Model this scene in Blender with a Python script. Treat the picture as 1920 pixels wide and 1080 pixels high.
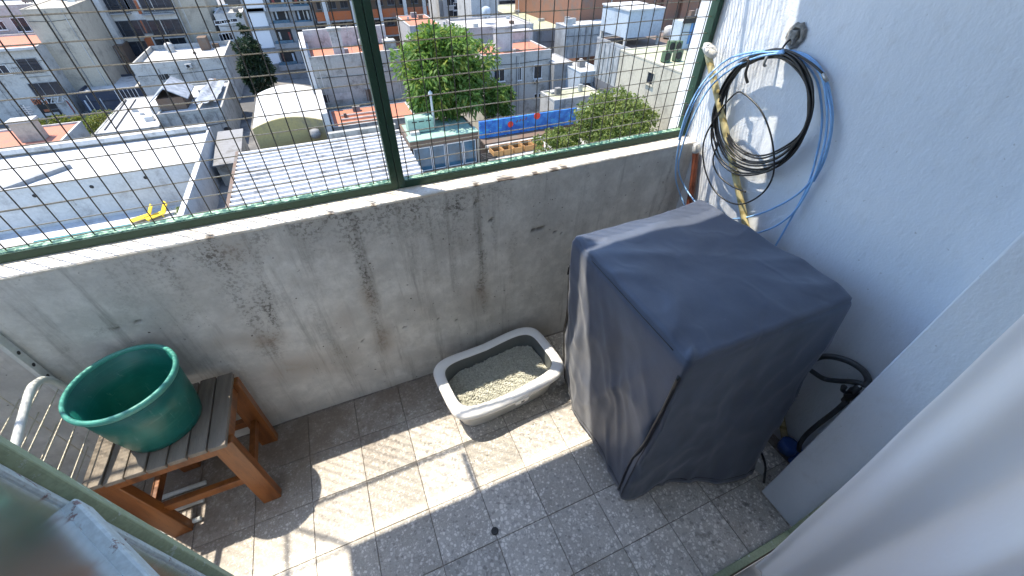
import bpy, math, random
from mathutils import Vector, Matrix, noise
random.seed(7)
for o in list(bpy.data.objects): bpy.data.objects.remove(o)
scene = bpy.context.scene
COL = scene.collection
R_ = math.radians

# ------------------------------------------------------------------ camera
FPX = 761.0
def _axes(vx, vn):
    X = Vector((vx[0]-960, vx[1]-540, FPX)).normalized()
    Z = -Vector((vn[0]-960, vn[1]-540, FPX)).normalized()
    X = (X - Z*X.dot(Z)).normalized()
    return X, Z.cross(X), Z
AX, AY, AZ = _axes((3332, -132), (956, 1389))          # world axes seen from the camera (x right, y down, z forward)
EYE = Vector((0, 0, 1.64))
def ray(px, py):
    d = Vector(((px-960)/FPX, (py-540)/FPX, 1.0))
    return Vector((AX.dot(d), AY.dot(d), AZ.dot(d)))
def at(p, x=None, y=None, z=None):
    d = ray(*p)
    if z is not None: t = (z-EYE.z)/d.z
    elif y is not None: t = (y-EYE.y)/d.y
    else: t = (x-EYE.x)/d.x
    return EYE + d*t
cam = bpy.data.cameras.new('camera'); camo = bpy.data.objects.new('camera', cam); COL.objects.link(camo)
cr = Vector((AX.x, AY.x, AZ.x)); cd = Vector((AX.y, AY.y, AZ.y)); cf = Vector((AX.z, AY.z, AZ.z))
m = Matrix.Identity(4)
for i in range(3):
    m[i][0] = cr[i]; m[i][1] = -cd[i]; m[i][2] = -cf[i]; m[i][3] = EYE[i]
camo.matrix_world = m
cam.sensor_width = 36; cam.lens = 36*FPX/1920; cam.clip_start = 0.02; cam.clip_end = 3000
scene.camera = camo
# ------------------------------------------------------------------ light
SUN = Vector((0.32, -0.267, -1.0)).normalized()           # the way the light travels
world = bpy.data.worlds.new('World'); scene.world = world; world.use_nodes = True
nt = world.node_tree; nt.nodes.clear()
sky = nt.nodes.new('ShaderNodeTexSky'); sky.sky_type = 'NISHITA'; sky.sun_disc = False
sky.sun_elevation = math.asin(-SUN.z); sky.sun_rotation = math.atan2(-SUN.x, -SUN.y) % (2*math.pi)
sky.air_density = 1.0; sky.dust_density = 0.3; sky.ozone_density = 2.5
bg = nt.nodes.new('ShaderNodeBackground'); bg.inputs[1].default_value = 0.15
wo = nt.nodes.new('ShaderNodeOutputWorld')
nt.links.new(sky.outputs[0], bg.inputs[0]); nt.links.new(bg.outputs[0], wo.inputs[0])
sl = bpy.data.lights.new('sun', 'SUN'); sl.energy = 2.7; sl.angle = R_(0.53); sl.color = (1, 0.90, 0.74)
so = bpy.data.objects.new('sun', sl); COL.objects.link(so)
so.rotation_euler = SUN.to_track_quat('-Z', 'Y').to_euler(); so.location = (-5, 6, 20)
vs = scene.view_settings
vs.view_transform = 'Standard'; vs.look = 'None'; vs.gamma = 1; vs.use_curve_mapping = False
vs.exposure = 1.92

# ------------------------------------------------------------------ helpers
class MB:
    def __init__(s): s.v = []; s.f = []
    def add(s, vs_, fs):
        n = len(s.v); s.v += [tuple(q) for q in vs_]; s.f += [tuple(i+n for i in f) for f in fs]; return s
    def box(s, x0, x1, y0, y1, z0, z1):
        return s.add([(x0,y0,z0),(x1,y0,z0),(x1,y1,z0),(x0,y1,z0),(x0,y0,z1),(x1,y0,z1),(x1,y1,z1),(x0,y1,z1)],
            [(0,3,2,1),(4,5,6,7),(0,1,5,4),(1,2,6,5),(2,3,7,6),(3,0,4,7)])
    def hexa(s, b, t):                                   # four bottom and four top corners
        return s.add(list(b)+list(t), [(0,3,2,1),(4,5,6,7),(0,1,5,4),(1,2,6,5),(2,3,7,6),(3,0,4,7)])
    def bar(s, p, q, w, d, up=(0,0,1)):                  # rectangular bar from p to q
        p = Vector(p); q = Vector(q); t = (q-p).normalized(); up = Vector(up)
        if abs(t.dot(up)) > .98: up = Vector((0,1,0))
        a = t.cross(up).normalized()*w/2; b = a.cross(t).normalized()*d/2
        return s.hexa([p-a-b,p+a-b,p+a+b,p-a+b],[q-a-b,q+a-b,q+a+b,q-a+b])
    def tube(s, pts, r, n=6, cap=True):
        pts = [Vector(p) for p in pts]; N = len(pts); ring0 = len(s.v); prev = None
        for i, p in enumerate(pts):
            t = (pts[min(i+1,N-1)]-pts[max(i-1,0)]).normalized()
            if prev is None:
                a = t.orthogonal().normalized()
            else:
                a = (prev - t*prev.dot(t)).normalized()
            prev = a; b = t.cross(a); rr = r[i] if isinstance(r, (list,tuple)) else r
            for k in range(n):
                an = 2*math.pi*k/n; s.v.append(tuple(p + a*math.cos(an)*rr + b*math.sin(an)*rr))
        for i in range(N-1):
            for k in range(n):
                k2 = (k+1) % n
                s.f.append((ring0+i*n+k, ring0+i*n+k2, ring0+(i+1)*n+k2, ring0+(i+1)*n+k))
        if cap:
            s.f.append(tuple(ring0+k for k in range(n))[::-1]); s.f.append(tuple(ring0+(N-1)*n+k for k in range(n)))
        return s
    def loft(s, rings, cap0=False, cap1=False, close=True):
        n = len(rings[0]); b = len(s.v)
        for r in rings: s.v += [tuple(p) for p in r]
        for i in range(len(rings)-1):
            for k in range(n if close else n-1):
                k2 = (k+1) % n
                s.f.append((b+i*n+k, b+i*n+k2, b+(i+1)*n+k2, b+(i+1)*n+k))
        if cap0: s.f.append(tuple(b+k for k in range(n))[::-1])
        if cap1: s.f.append(tuple(b+(len(rings)-1)*n+k for k in range(n)))
        return s
    def mesh(s, name, m, org=(0,0,0), smooth=False):
        me = bpy.data.meshes.new(name)
        o = Vector(org); me.from_pydata([tuple(Vector(q)-o) for q in s.v], [], s.f)
        if m: me.materials.append(m)
        if smooth: me.polygons.foreach_set('use_smooth', [True]*len(me.polygons))
        me.update(); return me
    def build(s, name, m, parent=None, smooth=False, bevel=0, loc=None):
        if parent is not None:
            org = wloc(parent)
        else:
            org = Vector(loc) if loc is not None else Vector((0,0,0))
        o = bpy.data.objects.new(name, s.mesh(name, m, org, smooth)); COL.objects.link(o)
        if parent is not None: o.parent = parent
        else: o.location = org
        if bevel:
            b = o.modifiers.new('bevel', 'BEVEL'); b.width = bevel; b.segments = 2; b.limit_method = 'ANGLE'
        return o
def wloc(o):
    v = Vector((0,0,0))
    while o is not None: v += o.location; o = o.parent
    return v
def empty(name, loc):
    o = bpy.data.objects.new(name, None); o.location = loc; o.empty_display_size = .1; COL.objects.link(o); return o
def tag(o, label=None, cat=None, group=None, kind=None):
    if label: o['label'] = label
    if cat: o['category'] = cat
    if group: o['group'] = group
    if kind: o['kind'] = kind
    return o
def thing(name, label, cat, loc, group=None): return tag(empty(name, loc), label, cat, group)
def dup(o, parent, loc=None):
    c = o.copy(); COL.objects.link(c); c.parent = parent
    if loc is not None: c.location = loc
    return c
def cat_rom(P, n=8, closed=False):
    P = [Vector(p) for p in P]; out = []; N = len(P)
    for i in range(N if closed else N-1):
        if closed: a,b,c,d = P[(i-1)%N],P[i],P[(i+1)%N],P[(i+2)%N]
        else: a,b,c,d = P[max(i-1,0)],P[i],P[i+1],P[min(i+2,N-1)]
        for k in range(n):
            t = k/n
            out.append(.5*((2*b)+(c-a)*t+(2*a-5*b+4*c-d)*t*t+(3*b-a-3*c+d)*t**3))
    out.append(P[0] if closed else P[-1]); return out
def sstep(a, b, x):
    t = max(0, min(1, (x-a)/(b-a))); return t*t*(3-2*t)

# ------------------------------------------------------------------ materials
class NT:
    def __init__(s, name):
        s.m = bpy.data.materials.new(name); s.m.use_nodes = True; s.t = s.m.node_tree
        s.b = s.t.nodes['Principled BSDF']
    def n(s, typ, **kw):
        o = s.t.nodes.new(typ)
        for k, v in kw.items(): setattr(o, k, v)
        return o
    def l(s, a, b): s.t.links.new(a, b)
    def pos(s, scale=(1,1,1)):
        g = s.n('ShaderNodeNewGeometry'); mp = s.n('ShaderNodeMapping'); mp.inputs['Scale'].default_value = scale
        s.l(g.outputs['Position'], mp.inputs[0]); return mp.outputs[0]
    def obj(s, scale=(1,1,1)):
        g = s.n('ShaderNodeTexCoord'); mp = s.n('ShaderNodeMapping'); mp.inputs['Scale'].default_value = scale
        s.l(g.outputs['Object'], mp.inputs[0]); return mp.outputs[0]
    def noise(s, vec, scale, detail=4, rough=.6):
        o = s.n('ShaderNodeTexNoise'); o.inputs['Scale'].default_value = scale; o.inputs['Detail'].default_value = detail
        o.inputs['Roughness'].default_value = rough; s.l(vec, o.inputs['Vector']); return o.outputs['Fac']
    def ramp(s, fac, a, b, ca=0, cb=1):
        o = s.n('ShaderNodeMapRange'); o.interpolation_type = 'SMOOTHSTEP'
        s.l(fac, o.inputs[0]); o.inputs[1].default_value = a; o.inputs[2].default_value = b
        o.inputs[3].default_value = ca; o.inputs[4].default_value = cb; return o.outputs[0]
    def math(s, op, a, b):
        o = s.n('ShaderNodeMath', operation=op)
        for i, q in enumerate((a, b)):
            if isinstance(q, (int, float)): o.inputs[i].default_value = q
            else: s.l(q, o.inputs[i])
        return o.outputs[0]
    def mix(s, fac, a, b, mode='MIX'):
        o = s.n('ShaderNodeMix', data_type='RGBA', blend_type=mode)
        if isinstance(fac, (int, float)): o.inputs[0].default_value = fac
        else: s.l(fac, o.inputs[0])
        for i, q in ((6, a), (7, b)):
            if isinstance(q, (tuple, list)): o.inputs[i].default_value = (*q[:3], 1)
            else: s.l(q, o.inputs[i])
        return o.outputs[2]
    def col(s, c):
        if isinstance(c, (tuple, list)): s.b.inputs['Base Color'].default_value = (*c[:3], 1)
        else: s.l(c, s.b.inputs['Base Color'])
    def bump(s, h, strength=.3, dist=.01):
        o = s.n('ShaderNodeBump'); o.inputs['Strength'].default_value = strength; o.inputs['Distance'].default_value = dist
        s.l(h, o.inputs['Height']); s.l(o.outputs[0], s.b.inputs['Normal'])
    def attr(s, name):
        o = s.n('ShaderNodeAttribute'); o.attribute_name = name; return o.outputs['Fac']
    def set(s, **kw):
        for k, v in kw.items(): s.b.inputs[k.replace('_', ' ')].default_value = v
        return s
def plain(name, col, rough=.6, var=.12, scale=30, bump=.1, metal=0, spec=.5, dist=.002):
    t = NT(name); v = t.obj(); nz = t.noise(v, scale, 5, .65)
    t.col(t.mix(t.ramp(nz, .3, .75), tuple(c*(1-var) for c in col), tuple(min(1, c*(1+var)) for c in col)))
    t.set(Roughness=rough, Metallic=metal); t.b.inputs['Specular IOR Level'].default_value = spec
    if bump: t.bump(nz, bump, dist)
    return t.m
def plaster(name, col, dirt=.35, dcol=(.11,.105,.095), streak=.4):        # building plaster, metres
    t = NT(name); p = t.pos(); big = t.noise(p, .55, 7, .75); fine = t.noise(p, 5, 5, .65)
    st = t.noise(t.pos((1.2,1.2,.06)), 1.0, 5, .7)
    c = t.mix(t.ramp(fine, .35, .7), tuple(q*.86 for q in col), col)
    c = t.mix(t.math('MULTIPLY', t.ramp(big, .46, .70), min(1, dirt*1.5)), c, dcol)
    c = t.mix(t.math('MULTIPLY', t.ramp(st, .55, .8), streak), c, dcol)
    t.col(c); t.set(Roughness=.85); t.bump(fine, .25, .03); return t.m
# ================================================================== balcony: materials
def terrazzo():
    t = NT('terrazzo'); oi = t.n('ShaderNodeObjectInfo'); rnd = oi.outputs['Random']
    g = t.n('ShaderNodeNewGeometry')
    sc = t.math('ADD', t.math('MULTIPLY', rnd, .55), .72)
    vm = t.n('ShaderNodeVectorMath', operation='SCALE'); t.l(g.outputs['Position'], vm.inputs[0]); t.l(sc, vm.inputs['Scale'])
    warp = t.n('ShaderNodeVectorMath', operation='ADD'); t.l(vm.outputs[0], warp.inputs[0])
    nz = t.n('ShaderNodeTexNoise'); nz.inputs['Scale'].default_value = 160; t.l(vm.outputs[0], nz.inputs['Vector'])
    sc2 = t.n('ShaderNodeVectorMath', operation='SCALE'); sc2.inputs['Scale'].default_value = .006; t.l(nz.outputs['Color'], sc2.inputs[0]); t.l(sc2.outputs[0], warp.inputs[1])
    def vor(scale, feat):
        o = t.n('ShaderNodeTexVoronoi', feature=feat); o.inputs['Scale'].default_value = scale; t.l(warp.outputs[0], o.inputs['Vector']); return o
    e1 = vor(92, 'DISTANCE_TO_EDGE'); c1 = vor(92, 'F1'); e2 = vor(230, 'DISTANCE_TO_EDGE'); c2 = vor(230, 'F1')
    def rv(o):
        sp = t.n('ShaderNodeSeparateColor'); t.l(o.outputs['Color'], sp.inputs[0]); return sp.outputs[0], sp.outputs[1]
    r1, s1 = rv(c1); r2, s2 = rv(c2)
    cement = t.mix(t.ramp(t.noise(t.pos(), 7, 4), .3, .7), (.44,.415,.38), (.55,.525,.485))
    cement = t.mix(t.ramp(rnd, .55, .95), cement, (.43,.405,.36))
    small = t.mix(r2, (.33,.315,.29), (.74,.71,.66))
    c = t.mix(t.math('MULTIPLY', t.ramp(e2.outputs[0], .06, .16), t.ramp(s2, .45, .55)), cement, small)
    big = t.mix(t.ramp(r1, .05, .6), (.32,.305,.285), (.80,.77,.72))
    share = t.math('GREATER_THAN', s1, t.math('ADD', t.math('MULTIPLY', rnd, .5), .22))
    c = t.mix(t.math('MULTIPLY', t.ramp(e1.outputs[0], .09, .17), share), c, big)
    dirt = t.noise(t.pos(), 5.5, 6, .7)
    c = t.mix(t.ramp(dirt, .45, .8, 0, .6), c, (.2,.175,.15))
    hs = t.n('ShaderNodeHueSaturation'); hs.inputs['Saturation'].default_value = 1.15; t.l(t.math('ADD', t.math('MULTIPLY', t.math('FRACT', t.math('MULTIPLY', rnd, 7.31), 0), .30), .82), hs.inputs['Value']); t.l(c, hs.inputs['Color']); c = hs.outputs[0]
    # darker brownish band along the parapet, wider to the left
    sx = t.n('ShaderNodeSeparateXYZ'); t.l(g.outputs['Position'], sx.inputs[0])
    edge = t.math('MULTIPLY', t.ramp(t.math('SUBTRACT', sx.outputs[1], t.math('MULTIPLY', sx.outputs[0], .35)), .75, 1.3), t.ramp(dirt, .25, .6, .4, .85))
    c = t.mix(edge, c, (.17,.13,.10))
    # dark drips in front of the washing machine
    drip = t.noise(t.pos(), 24, 5, .6)
    zone = t.math('MULTIPLY', t.ramp(sx.outputs[0], .62, .95), t.ramp(sx.outputs[1], .42, .25))
    c = t.mix(t.math('MULTIPLY', t.math('MULTIPLY', t.ramp(drip, .54, .68), zone), .75), c, (.10,.09,.08))
    t.col(c); t.set(Roughness=.5); t.bump(t.math('ADD', t.math('MULTIPLY', e1.outputs[0], .5), t.noise(t.pos(), 300, 3)), .12, .001); return t.m
M = {}
M['terrazzo'] = terrazzo()
M['grout'] = plain('grout', (.22,.195,.17), .95, .3, 60)

def parapet_mat():
    t = NT('weathered_plaster'); p = t.pos()
    fine = t.noise(p, 90, 5, .7); mid = t.noise(p, 14, 6, .7); big = t.noise(p, 3.2, 5, .65)
    st = t.noise(t.pos((16,16,1.1)), 1.0, 6, .75)
    c = t.mix(t.ramp(mid, .35, .7), (.53,.525,.495), (.70,.69,.65))
    c = t.mix(t.ramp(big, .45, .68, 0, .55), c, (.38,.37,.345))
    c = t.mix(t.ramp(st, .50, .72, 0, .55), c, (.19,.18,.16))
    gr = t.attr('grime'); ru = t.attr('rust'); ch = t.attr('chip')
    speck = t.ramp(fine, .47, .6)
    gm = t.math('MULTIPLY', gr, t.math('ADD', t.math('MULTIPLY', speck, .65), t.ramp(mid, .3, .7, .1, .5)))
    c = t.mix(gm, c, (.135,.128,.115))
    c = t.mix(t.math('MULTIPLY', ru, t.ramp(mid, .25, .65, .25, .8)), c, (.25,.19,.135))
    pit = t.math('MULTIPLY', t.ramp(t.noise(p, 75, 2, .5), .72, .76), t.ramp(big, .4, .55))
    c = t.mix(pit, c, (.08,.07,.06))
    c = t.mix(t.math('MULTIPLY', ch, .8), c, (.09,.08,.07))
    t.col(c); t.set(Roughness=.92)
    t.bump(t.math('SUBTRACT', t.math('ADD', t.math('MULTIPLY', mid, .8), t.math('MULTIPLY', fine, .45)), t.math('ADD', t.math('MULTIPLY', pit, .5), ch)), .55, .006); return t.m
M['parapet'] = parapet_mat()
def coping_mat():
    t = NT('worn_cream_paint'); p = t.pos(); a = t.noise(p, 22, 6, .7); b = t.noise(p, 120, 4, .7)
    c = t.mix(t.ramp(a, .35, .65), (.58,.53,.45), (.74,.71,.65)); c = t.mix(t.ramp(b, .56, .72, 0, .7), c, (.3,.26,.22))
    c = t.mix(t.math('MULTIPLY', t.attr('chip'), 1), c, (.12,.1,.085))
    t.col(c); t.set(Roughness=.9); t.bump(t.math('ADD', a, t.math('MULTIPLY', b, .4)), .5, .005); return t.m
M['coping'] = coping_mat()
def wall_mat():
    t = NT('white_wall_paint'); p = t.pos(); a = t.noise(p, 2.2, 5, .6); b = t.noise(p, 130, 4, .6); d = t.noise(p, 18, 4, .6)
    c = t.mix(t.ramp(a, .4, .7), (.64,.68,.73), (.70,.73,.77))
    c = t.mix(t.ramp(t.noise(p, 60, 2, .5), .735, .76, 0, .5), c, (.3,.29,.28))
    c = t.mix(t.ramp(d, .55, .8, 0, .22), c, (.46,.44,.4))
    c = t.mix(t.ramp(t.noise(t.pos((3,3,.7)), 2.5, 6, .75), .55, .75, 0, .3), c, (.50,.52,.54))
    t.col(c); t.set(Roughness=.75); t.bump(t.math('ADD', t.math('ADD', t.math('MULTIPLY', b, .5), d), t.noise(t.pos((1,1,.35)), 34, 5, .7)), .6, .004); return t.m
M['wall'] = wall_mat()
def paint_green(name, g, worn, lo, hi):
    t = NT(name); p = t.pos(); a = t.noise(p, 45, 6, .7); b = t.noise(p, 160, 3, .6)
    c = t.mix(t.ramp(b, .3, .7), tuple(q*.8 for q in g), g); msk = t.ramp(a, lo, hi)
    t.col(t.mix(msk, c, worn)); t.set(Roughness=.5); t.bump(msk, .4, .002); return t.m
M['fence_green'] = paint_green('fence_green', (.008,.045,.024), (.05,.15,.07), .64, .72)
M['rail_green'] = paint_green('rail_green_peeling_lit', (.02,.10,.05), (.30,.46,.31), .46, .56)  # peeling paint; extra pale mint also puts the sunlit top into the colour
M['door_green'] = paint_green('door_green_peeling', (.33,.39,.25), (.50,.56,.50), .58, .66)
M['door_rust'] = paint_green('door_muntin_peeling', (.55,.62,.64), (.22,.14,.13), .58, .64)
M['wire'] = plain('galvanised_wire_lit', (.20,.185,.15), .5, .3, 200, .1, .3)  # mesh wire in a paler tone for the sunlit horizontals
def glass(name, tint, rough=.02):
    t = NT(name); t.set(Roughness=rough, IOR=1.45); t.col(tint); t.b.inputs['Transmission Weight'].default_value = 1; return t.m
M['glass'] = glass('dirty_door_glass', (.22,.36,.34), .2)
M['concrete'] = plaster('grey_concrete', (.42,.41,.39), .4)
M['room'] = plain('room_paint', (.80,.79,.77), .8, .05, 3, 0)
M['room_floor'] = plain('room_floor', (.48,.46,.44), .5, .15, 5, 0)

# ================================================================== balcony: structure
WX = 1.40; PY = 1.26; PZ = .952; FY = .212                     # right wall, parapet face, parapet top, facade face
# floor with single terrazzo tiles
TS = .2; fl = MB().box(-2.3, WX, .05, 1.30, -.16, -.0035).build('balcony_floor', M['grout']); tag(fl, kind='structure')
tb = MB(); e = .0011; h = TS/2-e; c_ = .0012
tb.loft([[(-h,-h,-.02),(h,-h,-.02),(h,h,-.02),(-h,h,-.02)], [(-h,-h,-c_),(h,-h,-c_),(h,h,-c_),(-h,h,-c_)],
         [(-h+c_,-h+c_,0),(h-c_,-h+c_,0),(h-c_,h-c_,0),(-h+c_,h-c_,0)]], False, True)
tme = tb.mesh('tile', M['terrazzo'])
rt = random.Random(3)
for j in range(-1, 5):
    for i in range(-9, 7):
        o = bpy.data.objects.new('tile', tme); COL.objects.link(o); o.parent = fl
        cx = .147+(i+.5)*TS; cy = .459+(j-.5)*.1975
        if cx > WX: continue
        o.scale = (1, .1975/TS, 1); o.location = (cx, cy, rt.uniform(-.0008, .0008)); o.rotation_euler = (rt.uniform(-.003,.003), rt.uniform(-.003,.003), rt.uniform(-.002,.002))
# parapet -----------------------------------------------------------
PX0 = -2.3
par = thing('parapet_wall', 'weathered grey plaster parapet with dark streaks below the green mesh fence', 'wall', ((PX0+WX)/2, PY+.08, 0))
def attr_set(me, name, vals):
    a = me.attributes.new(name, 'FLOAT', 'POINT'); a.data.foreach_set('value', vals)
def on_par(px, py): q = at((px, py), y=PY); return q.x, q.z
streaks = [((655,405),(722,650),.022,.95),((672,495),(700,560),.012,1),((892,375),(907,585),.018,.85),((903,480),(906,540),.02,.9),((963,440),(962,530),.014,.55),
  ((807,440),(826,535),.012,.5),((394,460),(510,665),.035,.75),((440,470),(520,600),.02,.7),((583,575),(634,665),.016,.6),((480,480),(520,640),.016,.7),((660,440),(690,540),.02,.6),
  ((1267,286),(1237,392),.006,1.0),((845,420),(858,560),.012,.4),((925,400),(928,470),.01,.7),((560,430),(600,560),.02,.35),((760,400),(790,560),.018,.35),((1000,330),(1004,470),.02,.25),((1100,320),(1098,430),.02,.2),((300,470),(360,600),.02,.3),((200,500),(260,610),.02,.25)]
streaks = [(on_par(*a), on_par(*b), w, s) for a, b, w, s in streaks]
blobs = [((300,455),.10,.07,.5),((420,450),.16,.07,.85),((560,420),.2,.06,.6),((700,405),.18,.08,.85),((800,395),.2,.07,.6),((890,380),.12,.07,.7),((930,370),.08,.06,.5),((500,560),.06,.06,.9),((505,655),.07,.04,.6),((620,450),.1,.06,.5),((345,595),.05,.012,.7),((210,615),.04,.01,.9),((130,650),.06,.012,.6)]
blobs = [(on_par(*a), sx, sz, s) for a, sx, sz, s in blobs]
rusts = [((720,640),.045,.09,.85),((690,560),.03,.08,.7),((880,560),.07,.09,.4),((500,640),.07,.05,.7),((540,690),.10,.07,.8),((430,640),.09,.04,.5),((650,600),.05,.08,.5),((800,580),.06,.08,.35),((620,680),.12,.08,.45),((905,545),.03,.08,.6),((430,465),.05,.05,.6),((330,450),.06,.04,.4)]
rusts = [(on_par(*a), sx, sz, s) for a, sx, sz, s in rusts]
chips = [((1013,428),.018,.007),((1003,430),.01,.007),((1040,432),.008,.005),((921,414),.005,.008),((986,408),.003,.008),((1010,402),.003,.004),((876,545),.004,.005),((805,597),.003,.003),((760,612),.005,.003),((1070,533),.010,.004),((893,380),.004,.004),((680,638),.006,.004),((820,598),.004,.003),((855,600),.004,.003),((1052,436),.006,.004),((225,618),.02,.0022),((262,607),.012,.0018),((95,652),.008,.002)]
chips = [(on_par(*a), sx, sz) for a, sx, sz in chips]
crack = [on_par(*q) for q in ((496,550),(540,538),(590,527),(640,514),(680,505))]
def seg_d(px, pz, a, b):
    dx, dz = b[0]-a[0], b[1]-a[1]; t = max(0, min(1, ((px-a[0])*dx+(pz-a[1])*dz)/(dx*dx+dz*dz)))
    return math.hypot(px-a[0]-dx*t, pz-a[1]-dz*t), t
nx, nz_ = 420, 120; mb = MB(); G1, G2, G3 = [], [], []
for k in range(nz_+1):
    z = -.02+(PZ-.008+.02)*k/nz_
    for i in range(nx+1):
        x = PX0+(WX-PX0)*i/nx
        y = PY + .006*(noise.noise((x*2.2, z*2.2, 3))) + .003*noise.noise((x*9, z*9, 7)) + .0012*noise.noise((x*30, z*30, 1))
        if k == nz_: y -= 0
        wx = x + .012*noise.noise((x*12, z*12, 5)); wz = z + .02*noise.noise((x*10, z*10, 9))
        g = .42*sstep(.5, .95, z)*max(0, .35+noise.noise((x*4, z*3, 2)))*sstep(1.2,.3,x) + .25*max(0, noise.noise((x*22, z*2.2, 11)))*sstep(.05,.5,z)
        for a, b, w, s in streaks:
            if abs(wx-(a[0]+b[0])/2) > abs(a[0]-b[0])/2+4*w: continue
            d, t = seg_d(wx, wz, a, b); g += s*math.exp(-(d/w)**2)*(.65+.5*noise.noise((x*20, z*6, 4)))*.9
        for a, sx, sz, s in blobs:
            q = ((wx-a[0])/sx)**2+((wz-a[1])/sz)**2
            if q < 6: g += s*math.exp(-q)*(.55+.9*noise.noise((x*14, z*9, 8)))*.8
        r = 0
        for a, sx, sz, s in rusts:
            q = ((wx-a[0])/sx)**2+((wz-a[1])/sz)**2
            if q < 6: r += s*math.exp(-q)
        r += .42*sstep(.30, .0, z)*sstep(-1.2, -.3, x)*(.6+.8*noise.noise((x*4, z*8, 6)))
        c = 0
        for a, sx, sz in chips:
            q = ((wx-a[0])/sx)**2+((wz-a[1])/sz)**2
            if q < 5: c = max(c, sstep(1.6, .6, q+.9*noise.noise((x*80, z*80, 2))))
        for a, b in zip(crack, crack[1:]):
            d, t = seg_d(x, z+.003*noise.noise((x*30, 0, 0)), a, b)
            if d < .006: g = max(g, .55*math.exp(-(d/.0032)**2))
        y += .006*c
        mb.v.append((x, y, z)); G1.append(max(0, min(1, g))); G2.append(max(0, min(1, r))); G3.append(c)
for k in range(nz_):
    for i in range(nx):
        a = k*(nx+1)+i; mb.f.append((a, a+1, a+nx+2, a+nx+1))
pf = mb.build('plaster_face', M['parapet'], par, smooth=True)
attr_set(pf.data, 'grime', G1); attr_set(pf.data, 'rust', G2); attr_set(pf.data, 'chip', G3)
MB().box(PX0, WX, PY+.012, PY+.16, -.3, PZ-.012).build('core', M['concrete'], par)
# coping with an uneven, chipped inner edge
cb = MB(); nxc = 500; rows = []; CH = []
chipx = [at((x, y), y=PY, z=None).x for x, y in ((955,335),(940,338),(1005,325),(1040,318),(1060,313),(893,348),(700,384),(395,446),(620,400))]
prof = [(0, -.011), (-.0035, -.007), (-.003, -.002), (.004, 0), (.03, .001), (.08, .001), (.125, -.001), (.16, -.006), (.162, -.05)]
for i in range(nxc+1):
    x = PX0+(WX-PX0)*i/nxc
    bite = 0
    for k, cx in enumerate(chipx):
        w = (.030,.02,.016,.022,.016,.014,.01,.012,.01)[k]; bite = max(bite, sstep(1.15, .5, abs(x-cx)/w+.4*noise.noise((x*70, k, 0))))
    jag = .0025*noise.noise((x*25, 1, 0))+.0018*noise.noise((x*80, 4, 0))
    ring = []
    for q, (dy, dz) in enumerate(prof):
        f = 1 if q < 4 else 0
        ring.append((x, PY+dy+f*(jag+bite*.006)+.004*noise.noise((x*2.2, 2, 3))*(q < 4), PZ+dz+.0015*noise.noise((x*12, dy*20, 2))-(bite*.003 if q < 4 else 0)))
        CH.append(bite*(1 if q < 4 else 0))
    rows.append(ring)
cb.loft(rows, close=False)
cb.f = [f[::-1] for f in cb.f]
co = cb.build('coping', M['coping'], par, smooth=True); attr_set(co.data, 'chip', CH)

# right-hand wall --------------------------------------------------
rw = thing('side_wall', 'white painted rough plaster wall carrying the hung cable coils', 'wall', (WX+.1, .75, 0))
mb = MB(); ny, nz2 = 70, 130
for k in range(nz2+1):
    for i in range(ny+1):
        y = .1+(1.44-.1)*i/ny; z = -.02+2.54*k/nz2
        mb.v.append((WX+.004*noise.noise((y*3, z*3, 5))+.0015*noise.noise((y*11, z*11, 2)), y, z))
for k in range(nz2):
    for i in range(ny):
        a = k*(ny+1)+i; mb.f.append((a, a+ny+1, a+ny+2, a+1))
mb.build('plaster_face', M['wall'], rw, smooth=True)
MB().box(WX+.012, WX+.2, .1, 1.44, -.3, 2.52).build('core', M['wall'], rw)
# facade behind with the door opening the camera looks out of
DXR = 1.152; DXL = -.36
fa = thing('facade_wall', 'white painted house wall with the door jamb beside the covered washing machine', 'wall', (DXR, FY-.07, 0))
MB().box(DXR, WX+.2, .075, FY, -.3, 2.52).build('jamb_pier', M['wall'], fa, bevel=.004)
MB().box(-2.3, DXL, -.02, .12, -.3, 2.52).build('left_pier', M['wall'], fa)
MB().box(DXL, DXR, .0, FY-.003, 2.15, 2.52).build('lintel', M['wall'], fa)
dv_ = thing('added_shade_wall', 'added dark grey side wall, mostly out of view, shading the left end of the balcony', 'wall', (-1.62,.7,0))  # wall added to block skylight from the left and darken that end
M['dark_plaster'] = plaster('dark_plaster', (.42,.41,.39), .3)
MB().box(-1.75,-1.56,.125,1.255,-.02,1.9).build('wall', M['dark_plaster'], dv_)
# floor slab of the balcony above, with the two thin awning arms that shade the floor
sb = MB().box(-1.15, WX+.2, -.05, 1.312, 2.5, 2.62).build('upper_slab', M['room']); tag(sb, kind='structure')
sb2 = MB().box(-2.6, WX+.2, -3.2, -.05, 2.5, 2.62).build('room_ceiling', M['room']); tag(sb2, kind='structure')
ar = thing('folding_awning', 'thin folded metal awning arm fixed to the slab above', 'awning', (-1.14, 1.31, 2.46))
MB().bar((-1.135,1.31,2.47), (-1.33,1.46,2.47), .016, .016).build('upper_arm', M['fence_green'], ar)
MB().bar((-1.335,1.47,2.47), (-1.335,1.26,2.47), .012, .012).build('fore_arm', M['fence_green'], ar)
ar = thing('awning_bracket', 'short metal bracket sticking out of the slab edge above', 'bracket', (-.655, 1.33, 2.47))
MB().bar((-.655,1.28,2.48), (-.655,1.47,2.46), .018, .018).build('arm', M['fence_green'], ar)
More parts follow.
